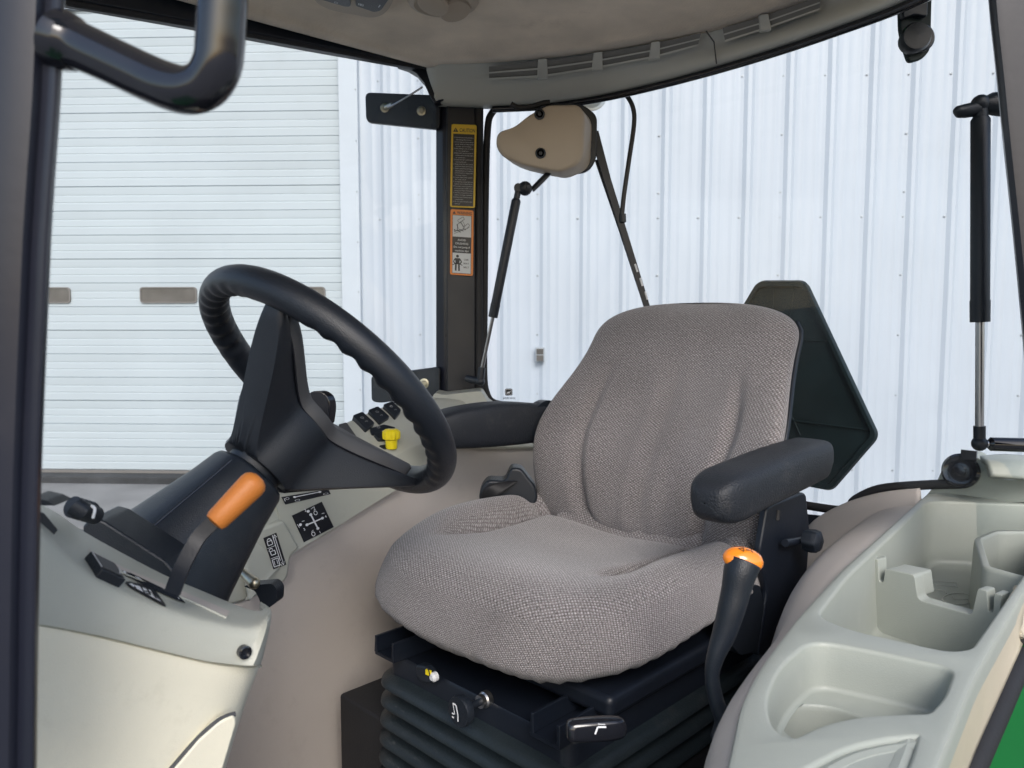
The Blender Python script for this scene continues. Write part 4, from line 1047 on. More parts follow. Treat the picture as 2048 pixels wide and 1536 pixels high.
for k_ in (1.004, 1.012, 1.012, 1.004): pass
mb.tube([WPos(RC[i]*1.0, 2*pi*i/n, topz(RC[i])+.0004) for i in range(0, n, 2)], .0010, 'gloss_black', 6, closed=True); mb.build('cover_seam', stw)
mb = MB(); mb.lathe(WC-wn*.145, wn, [(0, .030), (.006, .034), (.020, .034)], 'black_plastic', 32)
mb.build('hub', stw)
# column shroud
def col_sec(t, re, rl, sh=0, n=40, p=2.6):
    c_ = WC-wn*t+e2*sh; out = []
    for i in range(n):
        th = 2*pi*i/n; c1, s1_ = cos(th), sin(th)
        u_ = abs(c1)**(2/p)*(1 if c1 > 0 else -1); v_ = abs(s1_)**(2/p)*(1 if s1_ > 0 else -1)
        out.append(c_+e1*u_*rl+e2*v_*re)
    return out
secs = [(.139, .0, .0), (.1392, .036, .038), (.141, .0405, .043), (.146, .043, .046), (.18, .049, .052), (.22, .058, .063), (.26, .067, .075), (.30, .079, .090), (.315, .085, .096), (.318, .0, .0)]
mb = MB(); mb.grid([col_sec(*s) for s in secs], 'black_plastic', cv=True); cs_ = mb.build('column_shroud', tr, 'black tapered steering column shroud', sharp=50)
mb = MB(); mb.grid([col_sec(t, a_, b_) for t, a_, b_ in ((.292, .0, .0), (.293, .084, .092), (.298, .094, .101), (.303, .096, .103), (.306, .093, .100), (.33, .090, .098), (.335, .100, .108), (.36, .104, .11), (.42, .10, .11), (.50, .11, .12), (.501, 0, 0))], 'black_plastic', cv=True)
mb.build('shroud_base', cs_, sharp=50)
mb = MB(); sq = []
for t, re_, rl_ in ((.15, .0435, .0465), (.18, .049, .052), (.22, .058, .063), (.26, .067, .075), (.288, .0755, .086)):
    sq.append(col_sec(t, re_+.0003, rl_+.0003)[int(40*.19)])
mb.tube(sq, .0013, 'gloss_black', 8, sm=4); mb.build('cowl_seam', cs_)
# stepped black plastic between the column and the bezel
mb = MB(); mb.prism([PD(x, y, .70) for x, y in rnd([(164, 1052), (182, 1036), (206, 1042), (262, 1078), (330, 1122), (350, 1146), (336, 1162), (248, 1122), (166, 1084)], 6)], V((0, .05, 0)), 'black_plastic')
mb.build('shroud_step', cs_, bevel=.006)
# ================================================================== SEAT
A0 = -.04
seat = bpy.data.objects.new('seat', None); COL.objects.link(seat); seat.parent = tr; WP[seat] = T(A0, .28, -.62); seat.location = WP[seat]-WP[tr]
seat['label'] = 'grey woven cloth operator seat with black armrests on a bellows suspension'
def sgn(x): return 1 if x >= 0 else -1
# cushion
def cushion():
    mb = MB(); nR, nA = 56, 200
    HW, B0, B1 = .277, .030, .572
    cb, hb = (B0+B1)/2, (B1-B0)/2
    def outline(an):
        c_, s_ = cos(an), sin(an); p = 3.2
        r = (abs(c_)**p+abs(s_)**p)**(-1/p)
        a = HW*r*c_; b = hb*r*s_
        fr = max(0, s_)             # front slightly wider and rounder
        return a*(1-.06*max(0, -s_)), b
    g_ = []; uvs = []
    def zt_(x, y):                   # x lateral -1..1, y fore-aft -1..1 (front +)
        z = -.352
        bol = 1/(1+exp(-(abs(x)-.70)/.05))
        fade = 1/(1+exp((y-.42)/.12))
        z += .036*bol*(fade)+.004*bol
        z += .012*exp(-((y-.62)/.3)**2)*(1-bol*.3)      # front roll
        z -= .020*exp(-((x)/.5)**2-((y+.25)/.5)**2)
        # crease between bolster and centre
        cx_ = .62-.10*max(0, y+.2)
        z -= .034*exp(-((abs(x)-cx_)/.05)**2)*(1/(1+exp((y-(.42 if x > 0 else .25))/.08)))*(1/(1+exp(-(y+.75)/.1)))
        # rear cross crease and raised rear
        z += .012/(1+exp((y+.60-.15*x*x)/.05)); z -= .016*exp(-((y+.55-.15*x*x)/.06)**2)
        z -= .020*exp(-((x+.60)/.07)**2-((y-.30)/.09)**2)
        z += .0012*sin(x*9+y*4)
        return z
    for i in range(nR+1):
        q = i/nR; row = []; ur = []
        for j in range(nA):
            an = 2*pi*j/nA-pi/2; oa, ob = outline(an)
            if q < .62:              # top
                r = (q/.62); rr_ = r**.9 if r > 0 else 0
                k = min(1, rr_)*.93
                x, y = oa/HW*k, ob/hb*k
                z = zt_(x, y)
                ed = max(0, (k-.62)/.31)
                z -= .030*ed**2.6
                a, b = oa*k, ob*k
            else:                    # side roll and underside
                t = (q-.62)/.38
                zedge = zt_(oa/HW*.93, ob/hb*.93)-.030
                fr = max(0, sin(an)); hgt = .086+.014*fr
                ang = t*pi*.56
                k = .93+.075*sin(min(ang*1.25, pi))*(1)-.0*t
                if t > .6: k -= .20*((t-.6)/.4)**1.7
                z = zedge-hgt*t**1.05
                a, b = oa*k, ob*k
                # gathered puckers near the lower hem
                z += .0014*sin(an*70)*max(0, t-.5)*2; k_ = 1+.009*sin(an*62+sin(an*9)*2)*max(0, t-.45)*2
                a *= k_; b *= k_
            row.append(T(A0+.024+a, cb+b, z))
            lenr = q*.5
            if q < .62: ur.append((a+10, b+10+0*z))
            else:
                t = (q-.62)/.38; L2 = t*.15
                rad = sqrt(a*a+b*b); ur.append((10+oa*.93+oa/max(rad, .01)*L2*1.0, 10+ob*.93+ob/max(rad, .01)*L2*1.0))
        g_.append(row); uvs.append(ur)
    mb.grid(g_, 'seat_fabric', cv=True, uv=uvs)
    return mb.build('cushion', seat, 'grey woven cloth cushion with side bolsters', sharp=180)
cushion()
def backrest():
    mb = MB(); nV, nA = 80, 160
    g_ = []; uvs = []
    zb_, zt2 = -.392, .032
    def half(t):                    # half width by height
        def base(t): return .238+.008*exp(-((t-.5)/.16)**2)-(.028*sm3((t-.40)/.45) if t > .4 else 0)
        v = base(t); k = 2.7
        if t > .82: v *= max(0, 1-((t-.82)/.18)**k)**(1/k)
        if t < .14: v *= max(0, 1-((.14-t)/.14)**k)**(1/k)
        return v
    for i in range(nV+1):
        q = i/nV
        # vertical parameter eased so ends are dense
        t = .5-.5*cos(pi*q)
        cap = min(1, sin(pi*q)**.5*1.18) if q not in (0, 1) else 0.0
        cap = min(1, (1-(2*q-1)**8)) if 0 < q < 1 else 0
        capw = max(0, min(1, (1-abs(2*t-1)**12)))**.5 if 0 < t < 1 else 0
        th = (.040+.012*exp(-((t-.3)/.25)**2))*capw**1.0
        hw = half(t)
        z = zb_+(zt2-zb_)*t
        bc = .105-.155*t-.03*sin(pi*t)*0 + .020*exp(-((t-.28)/.22)**2)
        row = []; ur = []
        for j in range(nA):
            an = 2*pi*j/nA-pi/2; c_, s_ = cos(an), sin(an); p = 2.7
            x = abs(c_)**(2/p)*sgn(c_); y = abs(s_)**(2/p)*sgn(s_)
            a = hw*x; b = bc+th*y+(.014+.062*exp(-((t-.45)/.29)**2))*abs(x)**2.2
            if s_ > 0:               # front face
                w8 = (1-abs(x)**6)
                low_ = exp(-((t-.30)/.34)**2)
                b += .008*low_*(abs(x)**2.4)*s_**.3
                gl_ = 1/(1+exp((t-.62)/.05))*min(1, t*12)
                xc = .50+.10*sin(t*3.2)+(.12*(t-.3))
                b -= .020*gl_*exp(-((x-xc)/.05)**2)*s_**.3
                b -= .020*gl_*exp(-((x+xc)/.05)**2)*s_**.3
                g2_ = 1/(1+exp((t-.70)/.04))*min(1, t*10)
                b -= .013*g2_*exp(-((x-.02)/.035)**2); b -= .003*g2_*exp(-((x+.22)/.04)**2)*(t < .5)
                b += .004*g2_*exp(-((x-.10)/.06)**2)
                b += .0010*sin(x*8+t*9)
            row.append(T(A0+.005+a, b, z))
        arc = [0]
        for j in range(1, nA): arc.append(arc[-1]+(row[j]-row[j-1]).length)
        mid = arc[nA//2]
        for j in range(nA): ur.append((20+(arc[j]-mid if capw > .5 else sgn(j-nA/2)*abs(arc[j]-mid)), z+20+(abs(2*t-1)**14)*.03*sgn(t-.5)))
        g_.append(row); uvs.append(ur)
    mb.grid(g_, 'seat_fabric', cv=True, uv=uvs)
    b_ = mb.build('backrest', seat, 'grey woven cloth backrest with vertical creases', sharp=180)
    # hard shell behind
    mb = MB(); g_ = []
    for i in range(25):
        t = .06+.86*i/24; hw = half(t)-.002; z = zb_+(zt2-zb_)*t; bc = .105-.155*t+.020*exp(-((t-.28)/.22)**2)-.022
        g_.append([T(A0+hw*x*.965, bc-.030*(1-abs(x)**3)+(.014+.062*exp(-((t-.45)/.29)**2))*abs(x)**2.2-.006, z) for x in [-1+k/8 for k in range(17)]])
    mb.grid(g_, 'black_plastic'); mb.build('backrest_shell', seat, 'black shell behind the backrest', solid=.006, off=0)
backrest()
# armrests
def armrest(pts, name_label, mount=None):
    mb = MB(); g_ = []; n = 28
    for (c_, up_v, side, hh, ww) in pts:
        row = []
        for j in range(n):
            an = 2*pi*j/n; p = 4.5; cc, ss = cos(an), sin(an)
            x = abs(cc)**(2/p)*sgn(cc); y = abs(ss)**(2/p)*sgn(ss)
            if y < 0: x *= (1+.18*y)
            row.append(c_+side*x*ww+up_v*y*hh)
        g_.append(row)
    cols = [crv([g_[i][j] for i in range(len(g_))], 4)[0] for j in range(n)]
    g_ = [[cols[j][i] for j in range(n)] for i in range(len(cols[0]))]
    mb.grid(g_, 'armrest_vinyl', cv=True); return mb.build('armrest', seat, name_label, sharp=180)
# near (left) armrest: from pivot at the rear to rounded nose
nb = []
for (a, b, z, hh, ww) in [(-.318, .088, -.206, .001, .001), (-.318, .089, -.206, .020, .022), (-.318, .096, -.207, .029, .033), (-.318, .115, -.208, .030, .037), (-.318, .20, -.212, .032, .038), (-.318, .29, -.218, .032, .038), (-.317, .345, -.223, .033, .036), (-.316, .375, -.225, .028, .031), (-.316, .390, -.226, .018, .022), (-.316, .394, -.226, .008, .010), (-.316, .3945, -.226, .001, .001)]:
    nb.append((T(a, b, z), UP, RV, hh, ww))
armrest(nb, 'near black vinyl armrest, scuffed on its side')
fb = []
for (a, b, z, hh, ww) in [(.235, .10, -.205, .001, .001), (.236, .102, -.205, .034, .024), (.24, .13, -.203, .040, .028), (.255, .20, -.200, .043, .033), (.268, .27, -.200, .040, .034), (.278, .32, -.202, .034, .032), (.283, .350, -.204, .022, .024), (.284, .360, -.205, .008, .01), (.284, .361, -.205, .001, .001)]:
    fb.append((T(a, b, z), UP, RV, hh, ww))
armrest(fb, 'far black armrest in front of the labelled pillar')
mb = MB(); mb.lathe(T(.215, .10, -.205), RV, [(0, .046), (.02, .046), (.024, .040)], 'black_plastic', 28); mb.build('armrest_pivot', seat)
# near armrest bracket
mb = MB(); mb.prism([PA(x, y, -.275) for x, y in rnd([(1520, 1010), (1598, 980), (1606, 1060), (1598, 1180), (1560, 1300), (1500, 1310), (1520, 1180), (1505, 1100)], 12)], RV*-.012, 'black_metal')
br_ = mb.build('armrest_bracket', seat, 'black steel bracket below the near armrest', bevel=.004)
mb = MB(); mb.tube([PA(1556, 1020, -.287), PA(1554, 1040, -.287)], .004, 'rubber_seal', 12); mb.build('slot', br_)
mb = MB(); kc = PA(1606, 1078, -.305); g_ = []
for t, r in ((0, .008), (.004, .016), (.016, .0175), (.024, .016), (.028, .010), (.028, .001)):
    g_.append([kc-RV*t+(FV*cos(2*pi*k/36)+UP*sin(2*pi*k/36))*(r*(1+.07*cos(6*2*pi*k/36))) for k in range(36)])
mb.grid(g_, 'black_plastic', cv=True); mb.tube([PA(1570, 1086, -.30), PA(1606, 1080, -.30)], .006, 'black_metal', 10); mb.build('recline_knob', br_, 'black lobed knob')
mb = MB(); mb.prism([PA(x, y, -.285) for x, y in rnd([(1478, 1174), (1520, 1170), (1545, 1300), (1480, 1310), (1462, 1290)], 6)], RV*.03, 'black_plastic'); mb.build('side_cover', seat, bevel=.004)
# seat pan and slide rails
mb = MB(); mb.tbox(A0-.215, A0+.215, .04, .50, -.492, -.462, 'black_metal'); mb.build('seat_pan', seat, bevel=.010)
for s_ in (-1, 1):
    mb = MB(); c1 = A0+s_*.165
    mb.tbox(c1-.024, c1+.024, .0, .565, -.512, -.507, 'black_metal'); mb.tbox(c1-.024, c1-.019, .0, .565, -.507, -.482, 'black_metal'); mb.tbox(c1+.019, c1+.024, .0, .565, -.507, -.482, 'black_metal')
    mb.build('slide_rail', seat, bevel=.001)
# suspension housing and bellows
def rrect(ha, hb, z, r=.06, n=8, ca=A0, cb=.275):
    out = []
    for (sa, sb, a0) in ((1, 1, 0), (-1, 1, pi/2), (-1, -1, pi), (1, -1, 3*pi/2)):
        for k in range(n+1):
            an = a0+pi/2*k/n; out.append(T(ca+sa*(ha-r)+r*cos(an), cb+sb*(hb-r)+r*sin(an), z))
    return out
mb = MB(); mb.grid([rrect(.001, .001, -.513, .0005), rrect(.185, .265, -.513, .02), rrect(.188, .268, -.518, .02), rrect(.188, .268, -.562, .02), rrect(.001, .001, -.562, .0005)], 'black_metal', cv=True)
hs = mb.build('suspension_housing', seat, 'black metal upper frame of the seat suspension', sharp=35)
mb = MB(); rings = []
for k in range(10):
    z = -.543-.0305*k; w0 = .003*k
    for dz, e_ in ((0, -.006), (-.004, .006), (-.010, .017), (-.016, .018), (-.022, .007), (-.027, -.006)):
        rings.append(rrect(.190+e_+w0*.3, .272+e_+w0*.3, z+dz, .05))
mb.grid(rings, 'bellows_rubber', cv=True); mb.build('bellows', seat, 'black ribbed rubber bellows', sharp=60)
# weight indicator, knob, handle
Bf = .275+.268
def PBf(x, y, o=0): return PB(x, y, Bf+o)
mb = MB(); mb.prism([PBf(x, y, -.004) for x, y in rnd([(848, 1322), (866, 1326), (878, 1342), (877, 1362), (858, 1358), (848, 1345)], 6)], FV*.016, 'black_plastic')
wi = mb.build('weight_dial', seat, 'small dial with a yellow window', bevel=.004)
mb = MB(); mb.prism([PBf(x, y, .011) for x, y in ((853, 1338), (863, 1341), (863, 1352), (853, 1348))], FV*.002, 'yellow'); mb.prism([PBf(x, y, .0135) for x, y in ((857, 1338), (858, 1338), (861, 1352), (860, 1352))], FV*.001, 'label_black'); mb.build('yellow_window', wi)
mb = MB(); mb.lathe(PBf(872, 1352, .005), FV, [(0, .007), (.006, .007), (.009, .004)], 'label_white', 14); mb.build('cap', wi)
mb = MB(); kc = PBf(972, 1398, 0); ks = lambda t: kc+FV*t
mb.lathe(kc, FV, [(-.004, .011), (.004, .011), (.006, .009), (.012, .009)], 'chrome', 16)
mb.lathe(kc, FV, [(.012, .005), (.035, .005), (.038, .019), (.046, .0205), (.050, .0195), (.0505, .0)], 'black_plastic', 28)
kn = mb.build('height_knob', seat, 'round black pull knob with a white seat symbol')
mb = MB(); dk = Deck(mb, kc+FV*.0512, V((Q, -Q, 0))*1, UP); dk.n = FV
dk.line([(-.008, .010), (-.002, .010), (.002, -.002), (.002, -.011)], .0022, 'print_white'); dk.line([(-.008, .010), (-.004, -.004)], .0014, 'print_white'); dk.line([(-.006, -.004), (-.010, -.004)], .0022, 'print_white')
dk.line([(-.006, -.009), (-.010, -.009)], .002, 'print_white'); mb.build('icon', kn)
mb = MB(); g_ = []
HC = PD(1192, 1458, .80)
hx = (PD(1300, 1460, .80)-HC).normalized(); hx = (hx*1+V((0, .15, 0))).normalized(); hy = UP; hn = hx.cross(hy)
for t, k in ((-.033, .05), (-.0325, .6), (-.029, .88), (-.02, 1), (0, 1.04), (.02, 1), (.029, .85), (.033, .5), (.0335, .05)):
    g_.append([HC+hx*t+(hy*abs(sin(2*pi*j/24))**.75*sgn(sin(2*pi*j/24))*.0125+hn*abs(cos(2*pi*j/24))**.75*sgn(cos(2*pi*j/24))*.010)*k for j in range(24)])
mb.grid(smooth_grid(g_, 2, 1), 'gloss_black', cv=True)
sh_ = mb.build('slide_handle', seat, 'black bar handle with a white seat symbol', sharp=180)
mb = MB(); dk = Deck(mb, HC-hn*-.0112+UP*.004 if hn.y < 0 else HC-hn*.0112+UP*.004, V((1, 0, 0)), V((0, .35, 1))); dk.n = V((0, -1, .2))
dk.line([(-.004, -.003), (-.001, .004), (.008, .004)], .0018, 'print_white'); dk.line([(-.001, .007), (.007, .0065)], .0012, 'print_grey'); mb.build('icon', sh_)
mb = MB(); mb.tube([HC+V((.0, .008, -.002)), HC+V((0, .06, -.03)), HC+V((.01, .12, -.06))], .006, 'black_metal', 10, sm=3); mb.build('handle_rod', sh_)
# seat belt retractor
mb = MB(); mb.prism([PD(x, y, 1.45) for x, y in rnd([(962, 975), (975, 960), (1010, 962), (1022, 935), (1043, 937), (1072, 975), (1076, 1000), (1062, 1022), (965, 1020), (957, 995)], 8)], V((0, .05, 0)), 'black_plastic')
rb = mb.build('belt_retractor', seat, 'black seat belt retractor beside the far side of the seat', bevel=.006)
mb = MB(); mb.grid(smooth_grid([[PD(960, 1008, 1.445), PD(964, 985, 1.43), PD(980, 970, 1.425), (PD(1010, 962, 1.44))], [PD(985, 1022, 1.44), PD(990, 1000, 1.425), PD(1005, 985, 1.42), PD(1035, 962, 1.435)]], 4, 5), 'rubber_seal'); mb.build('webbing', rb, solid=.002)
mb = MB(); mb.tube([T(.20, .14, -.34), T(.21, .10, -.39), T(.2, .08, -.44)], [.012, .016, .014], 'black_plastic', 12, flat=.5); mb.build('belt_buckle', seat)
# ================================================================== gear lever with orange top
mb = MB()
gl_ = [(1487, 1124, .76, .0175), (1480, 1145, .757, .0165), (1472, 1180, .755, .0145), (1462, 1220, .753, .0135), (1448, 1268, .752, .0118), (1432, 1310, .75, .0090), (1424, 1350, .75, .0072), (1432, 1400, .75, .0078), (1446, 1440, .75, .0085), (1440, 1478, .75, .010)]
mb.tube([PD(x, y, d) for x, y, d, r in gl_], [r for *_, r in gl_], 'black_plastic', 24, sm=4)
gv = mb.build('range_lever', tr, 'curved black lever with an orange topped grip beside the seat', sharp=180)
mb = MB(); kc = PD(1486, 1120, .76); kn_ = V((.12, -.55, .85)).normalized(); ku = V((1, 0, -.32)); ku = (ku-kn_*ku.dot(kn_)).normalized(); kv = kn_.cross(ku)
g_ = []
for t, r in ((-.008, .80), (-.003, .97), (0, 1.0), (.003, .97), (.007, .85), (.010, .62), (.012, .35), (.0125, .01)):
    g_.append([kc+kn_*t+(ku*cos(2*pi*k/36)*.0205+kv*sin(2*pi*k/36)*.0135)*r for k in range(36)])
mb.grid(g_, 'orange_gloss', cv=True)
dk = Deck(mb, kc+kn_*.0129, ku, kv); dk.n = kn_
dk.line([(-.008, .002), (-.003, .004), (-.003, -.001), (-.008, .002)], .0007, 'label_black', 1); dk.line([(-.001, .002), (.003, .0025)], .0008, 'label_black', 1); dk.line([(.004, .004), (.006, 0)], .0008, 'label_black', 1)
mb.build('knob_top', gv, 'glossy orange knob top with black marks')
# ================================================================== LEFT FENDER TRAY (heightfield)
ZT = -.30
def pz(x, y): p = PZ(x, y, ZT); return (p.x, p.y)
def sdf(poly, x, y):
    d = 1e9; inside = False; n = len(poly); j = n-1
    for i in range(n):
        ax, ay = poly[j]; bx, by = poly[i]
        ex, ey = bx-ax, by-ay; wx_, wy_ = x-ax, y-ay
        t = max(0, min(1, (wx_*ex+wy_*ey)/(ex*ex+ey*ey+1e-12)))
        dx, dy = wx_-ex*t, wy_-ey*t; d = min(d, dx*dx+dy*dy)
        if (ay > y) != (by > y) and x < (bx-ax)*(y-ay)/(by-ay)+ax: inside = not inside
        j = i
    return -sqrt(d) if inside else sqrt(d)
def mk(pts, r): return rnd([pz(*p[:2])+((p[2],) if len(p) > 2 else ()) for p in pts], r, 6)
outl = mk([(1420, 1750), (1478, 1490), (1492, 1410), (1530, 1335), (1600, 1240), (1690, 1140), (1790, 1050), (1862, 985), (1990, 988), (2300, 1000), (2160, 1040), (2040, 1178), (1940, 1345), (1858, 1536), (1800, 1700)], .03)
bin1 = mk([(1628, 1232), (1690, 1152), (1800, 1050), (1852, 1000), (2060, 1008), (2150, 1010), (1950, 1300), (1900, 1306), (1700, 1262)], .035)
bin2 = mk([(1524, 1400, .02), (1534, 1448, .03), (1560, 1474, .03), (1592, 1480, .008), (1657, 1450, .03), (1720, 1436, .03), (1800, 1431, .03), (1866, 1430, .008), (1898, 1395, .015), (1918, 1336, .02), (1747, 1299, .04), (1620, 1276, .03), (1552, 1330, .04)], .02)
bin3 = mk([(1590, 1540, .01), (1690, 1488, .03), (1780, 1470, .03), (1846, 1466, .008), (1836, 1510, .02), (1760, 1690, .02), (1560, 1700)], .02)
cup = [pz(1640, 1442)]
from mathutils.geometry import tessellate_polygon
def smst(t): t = max(0, min(1, t)); return t*t*(3-2*t)
def offs(poly, d):                  # offset a closed 2-D polygon (positive = outward)
    n = len(poly); A = sum(poly[i][0]*poly[(i+1) % n][1]-poly[(i+1) % n][0]*poly[i][1] for i in range(n)); sg_ = 1 if A > 0 else -1
    out = []
    for i in range(n):
        a, p, b = V(poly[i-1]), V(poly[i]), V(poly[(i+1) % n])
        e1_ = (p-a); e2_ = (b-p)
        if e1_.length < 1e-7 or e2_.length < 1e-7:
            e1_ = e1_ if e1_.length > e2_.length else e2_; e2_ = e1_
        e1_.normalize(); e2_.normalize(); t_ = e1_+e2_
        if t_.length < 1e-5: t_ = e1_
        t_.normalize(); nn = V((t_.y, -t_.x))*sg_
        out.append((p.x+nn.x*d, p.y+nn.y*d))
    return out
def P3(poly, z): return [V((x, y, ZC+ZT+z)) for x, y in poly]
def facewith(mb, outer, holes, z, m_):
    loops = [P3(outer, z)]+[P3(h, z) for h in holes]
    tris = tessellate_polygon([[V((p.x, p.y, 0)) for p in l] for l in loops])
    vs_ = [p for l in loops for p in l]; mb.add(vs_, [list(t) for t in tris], m_)
box2 = mk([(1948, 1055), (1985, 1040), (2200, 1040), (2200, 1160), (2040, 1130), (1965, 1110)], .012)
CUPC = V((.268, .626)); cupr = [(CUPC.x+.040*cos(2*pi*k/40), CUPC.y+.040*sin(2*pi*k/40)) for k in range(40)]
mb = MB(); TP = 'tray_plastic'
facewith(mb, outl, [bin1, bin2, bin3], 0, TP)
def bin_(poly, depth, hole=None, draft=.006, flo=.010):
    lip = [(0, 0), (.0010, -.0002), (.0022, -.0010), (.0030, -.0022), (.0034, -.004)]
    rings = [P3(offs(poly, -d), z) for d, z in lip]
    rings.append(P3(offs(poly, -.0034-draft*.5), -depth*.5)); rings.append(P3(offs(poly, -.0034-draft), -depth+flo))
    for k in (1, 2, 3, 4): rings.append(P3(offs(poly, -.0034-draft-flo*(1-cos(k*pi/8))), -depth+flo*(1-sin(k*pi/8))))
    mb.grid(rings, TP, cv=True); fl = offs(poly, -.0034-draft-flo)
    facewith(mb, fl, [hole] if hole else [], -depth, TP); return fl
bin_(bin1, .105)
bin_(bin2, .044, cupr, .003, .005)
bin_(bin3, .0035, None, .010, .0005)
rings = [P3(cupr, -.044)]+[P3([(CUPC.x+(x-CUPC.x)*k, CUPC.y+(y-CUPC.y)*k) for x, y in cupr], z) for k, z in ((.985, -.0445), (.965, -.046), (.955, -.050), (.90, -.095), (.84, -.105))]
mb.grid(rings, TP, cv=True); mb.add(rings[-1], [list(range(40))], TP)
oring = [P3(offs(outl, d), z) for d, z in ((0, 0), (.0015, -.0004), (.0032, -.0011), (.0045, -.0042), (.005, -.008), (.0055, -.020))]
mb.grid(oring, TP, cv=True)
tray = mb.build('storage_tray', tr, 'grey moulded storage tray with cup holder and bins over the left fender', sharp=35)
mb = MB()
rings = [P3(offs(box2, .003), -.110), P3(box2, -.020), P3(offs(box2, -.001), -.0165), P3(offs(box2, -.003), -.015), P3(offs(box2, -.008), -.015), P3(offs(box2, -.0095), -.0165), P3(offs(box2, -.0105), -.020), P3(offs(box2, -.013), -.085)]
mb.grid(rings, TP, cv=True); facewith(mb, offs(box2, -.013), [], -.085, TP); mb.build('corner_pocket', tray, 'small raised pocket in the far corner of the rear bin', sharp=40)
def floorline(pts, closed=False):
    mb = MB(); mb.tube([PZ(x, y, ZT-.1045) for x, y in pts], .0010, 'header_plastic', 6, closed=closed); mb.build('floor_mark', tray)
floorline([(1916+31*cos(2*pi*k/28), 1198+11.5*sin(2*pi*k/28)) for k in range(28)], True)
floorline([(1905, 1192), (1907, 1198), (1936, 1199)])
floorline([(1862, 1161), (1914, 1166), (1916, 1174), (1868, 1169)])
floorline([(1866, 1178), (1890, 1182), (1893, 1187)])
# slotted divider standing in the rear bin
da, db = PZ(1737, 1117, -.312), PZ(1992, 1186, -.312)
dn = (db-da).normalized().cross(UP).normalized()
if dn.y > 0: dn = -dn
dv = [(1737, 1117, 4), (1756, 1119, 3), (1758, 1163, 4), (1766, 1165, 4), (1770, 1138, 5), (1829, 1150, 8), (1836, 1200, 12), (1943, 1230, 8), (1955, 1177, 5), (1974, 1182, 4), (1977, 1224, 4), (1986, 1226, 4), (1988, 1186, 4), (2004, 1190, 3), (1975, 1420), (1725, 1340)]
mb = MB(); mb.prism([PP(x, y, da, dn) for x, y in rnd(dv, 4, 4)], dn*-.020, 'tray_plastic'); mb.prism([PP(x, y, da-dn*.0012, dn) for x, y in rnd([(1771, 1139), (1828, 1151), (1834, 1198), (1771, 1188)], 5, 4)], dn*-.042, 'tray_plastic'); mb.build('divider', tray, 'slotted divider in the rear bin', bevel=.0025, seg=3)
# inner skirt (taupe) between tray and seat
ie = [(1425, 1740), (1478, 1500), (1493, 1412), (1530, 1337), (1600, 1243), (1690, 1143), (1790, 1053), (1862, 991), (1885, 962)]
Ie = crv([PZ(x, y, ZT-.006) for x, y in ie[:-1]], 4)[0]
gg = []
for k_, (out_, dz) in enumerate(((.001, -.008), (-.006, -.008), (-.016, -.016), (-.028, -.035), (-.040, -.09), (-.052, -.20), (-.060, -.36), (-.065, -.60))):
    row = []
    for i, p in enumerate(Ie):
        t = i/(len(Ie)-1); wide = 1+1.9*smst((t-.55)/.3)
        row.append(p-RV*out_*wide*1.0+UP*(dz))
    gg.append(row)
mb = MB(); mb.grid(smooth_grid(gg, 3, 1), 'beige_plastic'); mb.build('fender_panel', tr, 'taupe inner fender panel between the seat and the storage tray', solid=.004)
# outer side, seal, green fender
oe = [(2300, 985), (2160, 1040), (2048, 1171), (2036, 1185), (1940, 1345), (1858, 1536), (1800, 1700)]
Oe = crv([PZ(x, y, ZT-.006) for x, y in oe], 4)[0]
se = [(2320, 1100), (2190, 1160), (2055, 1265), (2043, 1283), (1985, 1410), (1930, 1536), (1880, 1700)]
Se = crv([PA(x, y, -.632) for x, y in se], 4)[0]
gg = [[p+RV*.004+UP*.003 for p in Oe], Oe, [lerp(a, b, .1)-RV*.003 for a, b in zip(Oe, Se)], [lerp(a, b, .6) for a, b in zip(Oe, Se)], Se]
mb = MB(); mb.grid(smooth_grid(gg, 3, 1), 'sand_plastic'); mb.build('tray_side', tr, 'pale side face of the storage tray', solid=.003)
mb = MB(); mb.tube([p-UP*.012-RV*.001 for p in Se], .013, 'rubber_seal', 12); mb.build('door_seal', tr, 'black rubber door seal beside the tray')
gf = [[p-UP*.006-RV*.004 for p in Se], [p-UP*.02-RV*.016 for p in Se], [p-UP*.05-RV*.04 for p in Se], [p-UP*.14-RV*.10 for p in Se], [p-UP*.30-RV*.16 for p in Se]]
mb = MB(); mb.grid(smooth_grid(gf, 3, 1), 'green_paint'); mb.build('rear_fender', tr, 'glossy green left rear fender', solid=.004)
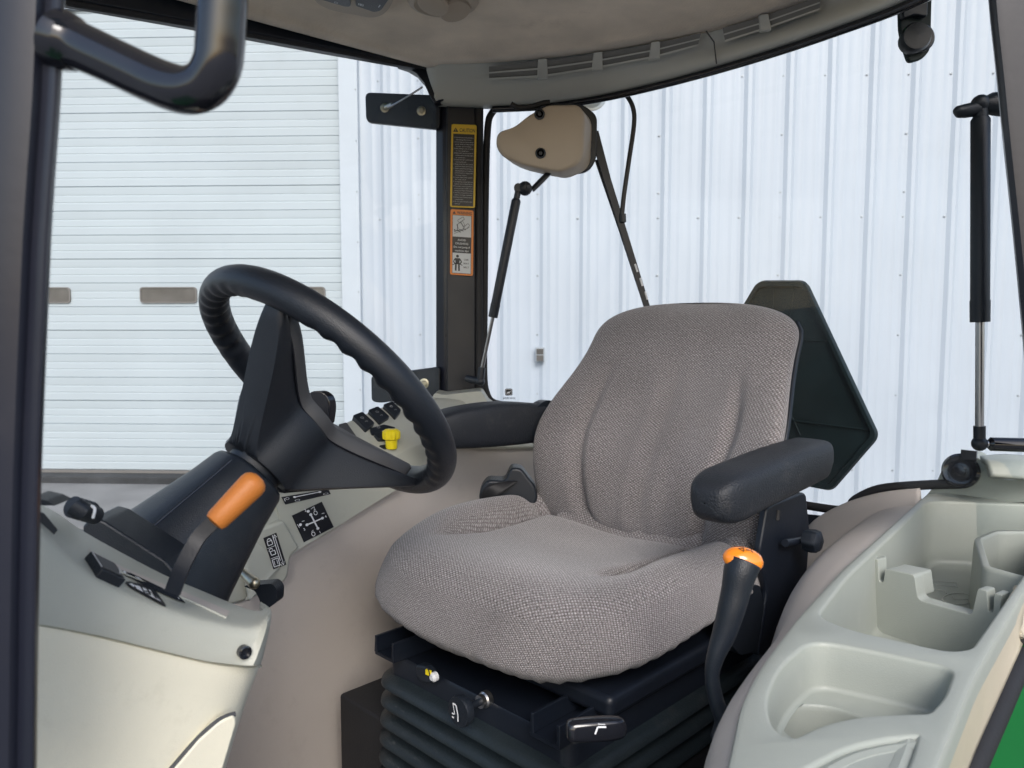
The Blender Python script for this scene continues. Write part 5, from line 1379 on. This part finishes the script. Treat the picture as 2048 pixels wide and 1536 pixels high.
# rear right of tray: upstand with socket
mb = MB()
upo = [(1845, 1000, 4), (1872, 968, 20), (1890, 925, 20), (1912, 908, 20), (1950, 908, 20), (1975, 935, 20), (2010, 962, 14), (2070, 955), (2300, 940), (2300, 1010)]
mb.prism([PB(x, y, -.245) for x, y in rnd(upo, 14, 6)], FV*-.05, 'tray_plastic'); us_ = mb.build('socket_mount', tr, 'grey upstand behind the tray carrying the power socket', bevel=.010, seg=4)
mb = MB(); sc_ = PB(1922, 942, -.243); mb.lathe(sc_, FV+UP*.15, [(-.004, .030), (.004, .030), (.008, .026), (.006, .020), (.007, .010), (.010, .009), (.0105, .0)], 'gloss_black', 36)
mb.box(sc_+UP*.030-RV*.012+FV*.004, RV*.012, UP*.008, FV*.003, 'gloss_black'); mb.build('power_socket', us_, 'black capped round power socket')
mb = MB(); mb.grid(smooth_grid([[PD(1960, 912, 1.28), PD(2010, 908, 1.28), PD(2100, 915, 1.28), PD(2250, 930, 1.28)], [PD(1975, 925, 1.22), PD(2020, 922, 1.22), PD(2110, 930, 1.22), PD(2250, 945, 1.22)], [PD(1985, 950, 1.2), PD(2030, 955, 1.2), PD(2110, 960, 1.2), PD(2250, 970, 1.2)]], 4, 4), 'tray_plastic'); mb.build('rear_ledge', us_, solid=.01)
# hump of taupe panel behind seat and window sill seal
hp_ = [[(1600, 1240), (1602, 1100), (1618, 1050, ), (1680, 1010), (1760, 985), (1840, 976)],
       [(1600, 1320), (1612, 1150), (1650, 1090), (1720, 1050), (1790, 1025), (1850, 1005)]]
gg = [[PB(x, y, -.235) for x, y in hp_[0]], [PB(x, y+2, -.22) for x, y in hp_[0]], [PB(x, y+18, -.19) for x, y in hp_[0]], [PB(x-4, y+60, -.13) for x, y in hp_[0]], [PB(x-10, y+150, -.09) for x, y in hp_[0]]]
mb = MB(); mb.grid(smooth_grid(gg, 4, 5), 'beige_plastic'); mb.build('rear_hump', tr, 'taupe rounded hump behind the tray', solid=.006)
mb = MB(); mb.tube([PB(x, y, -.245) for x, y in ((1560, 1000), (1620, 1012), (1690, 1020), (1710, 1000), (1760, 978), (1850, 970), (1920, 968))], .0085, 'rubber_seal', 10, sm=5); mb.build('sill_seal', tr)
mb = MB(); mb.tube([PB(x, y, -.26) for x, y in ((1540, 1040), (1620, 1050), (1690, 1058))], .022, 'black_metal', 10, sm=3)
mb.tbox(-.35, .60, -.30, -.24, -.95, -.42, 'black_plastic'); mb.build('rear_sill', tr, bevel=.004)
# floor and seat platform
mb = MB(); mb.tbox(-.42, .285, -.25, .545, -1.0, -.63, 'rubber_seal'); mb.build('seat_platform', tr, 'black rubber covered seat platform', bevel=.006)
mb = MB(); mb.tbox(-.60, .60, -.3, 1.4, -1.04, -.99, 'rubber_seal'); mb.build('floor_mat', tr, 'black rubber floor mat', bevel=.004)
mb = MB(); mb.tbox(-.55, .55, -.5, 2.6, -1.45, -1.05, 'green_paint'); mb.build('chassis', tr, bevel=.03)
for a_ in (-.80, .80):
    mb = MB(); mb.lathe(T(a_, .05, -ZC+.55), RV, [(-.16, .3), (-.17, .5), (-.14, .55), (.14, .55), (.17, .5), (.16, .3)], 'rubber_seal', 48); wl = mb.build('wheel', tr)
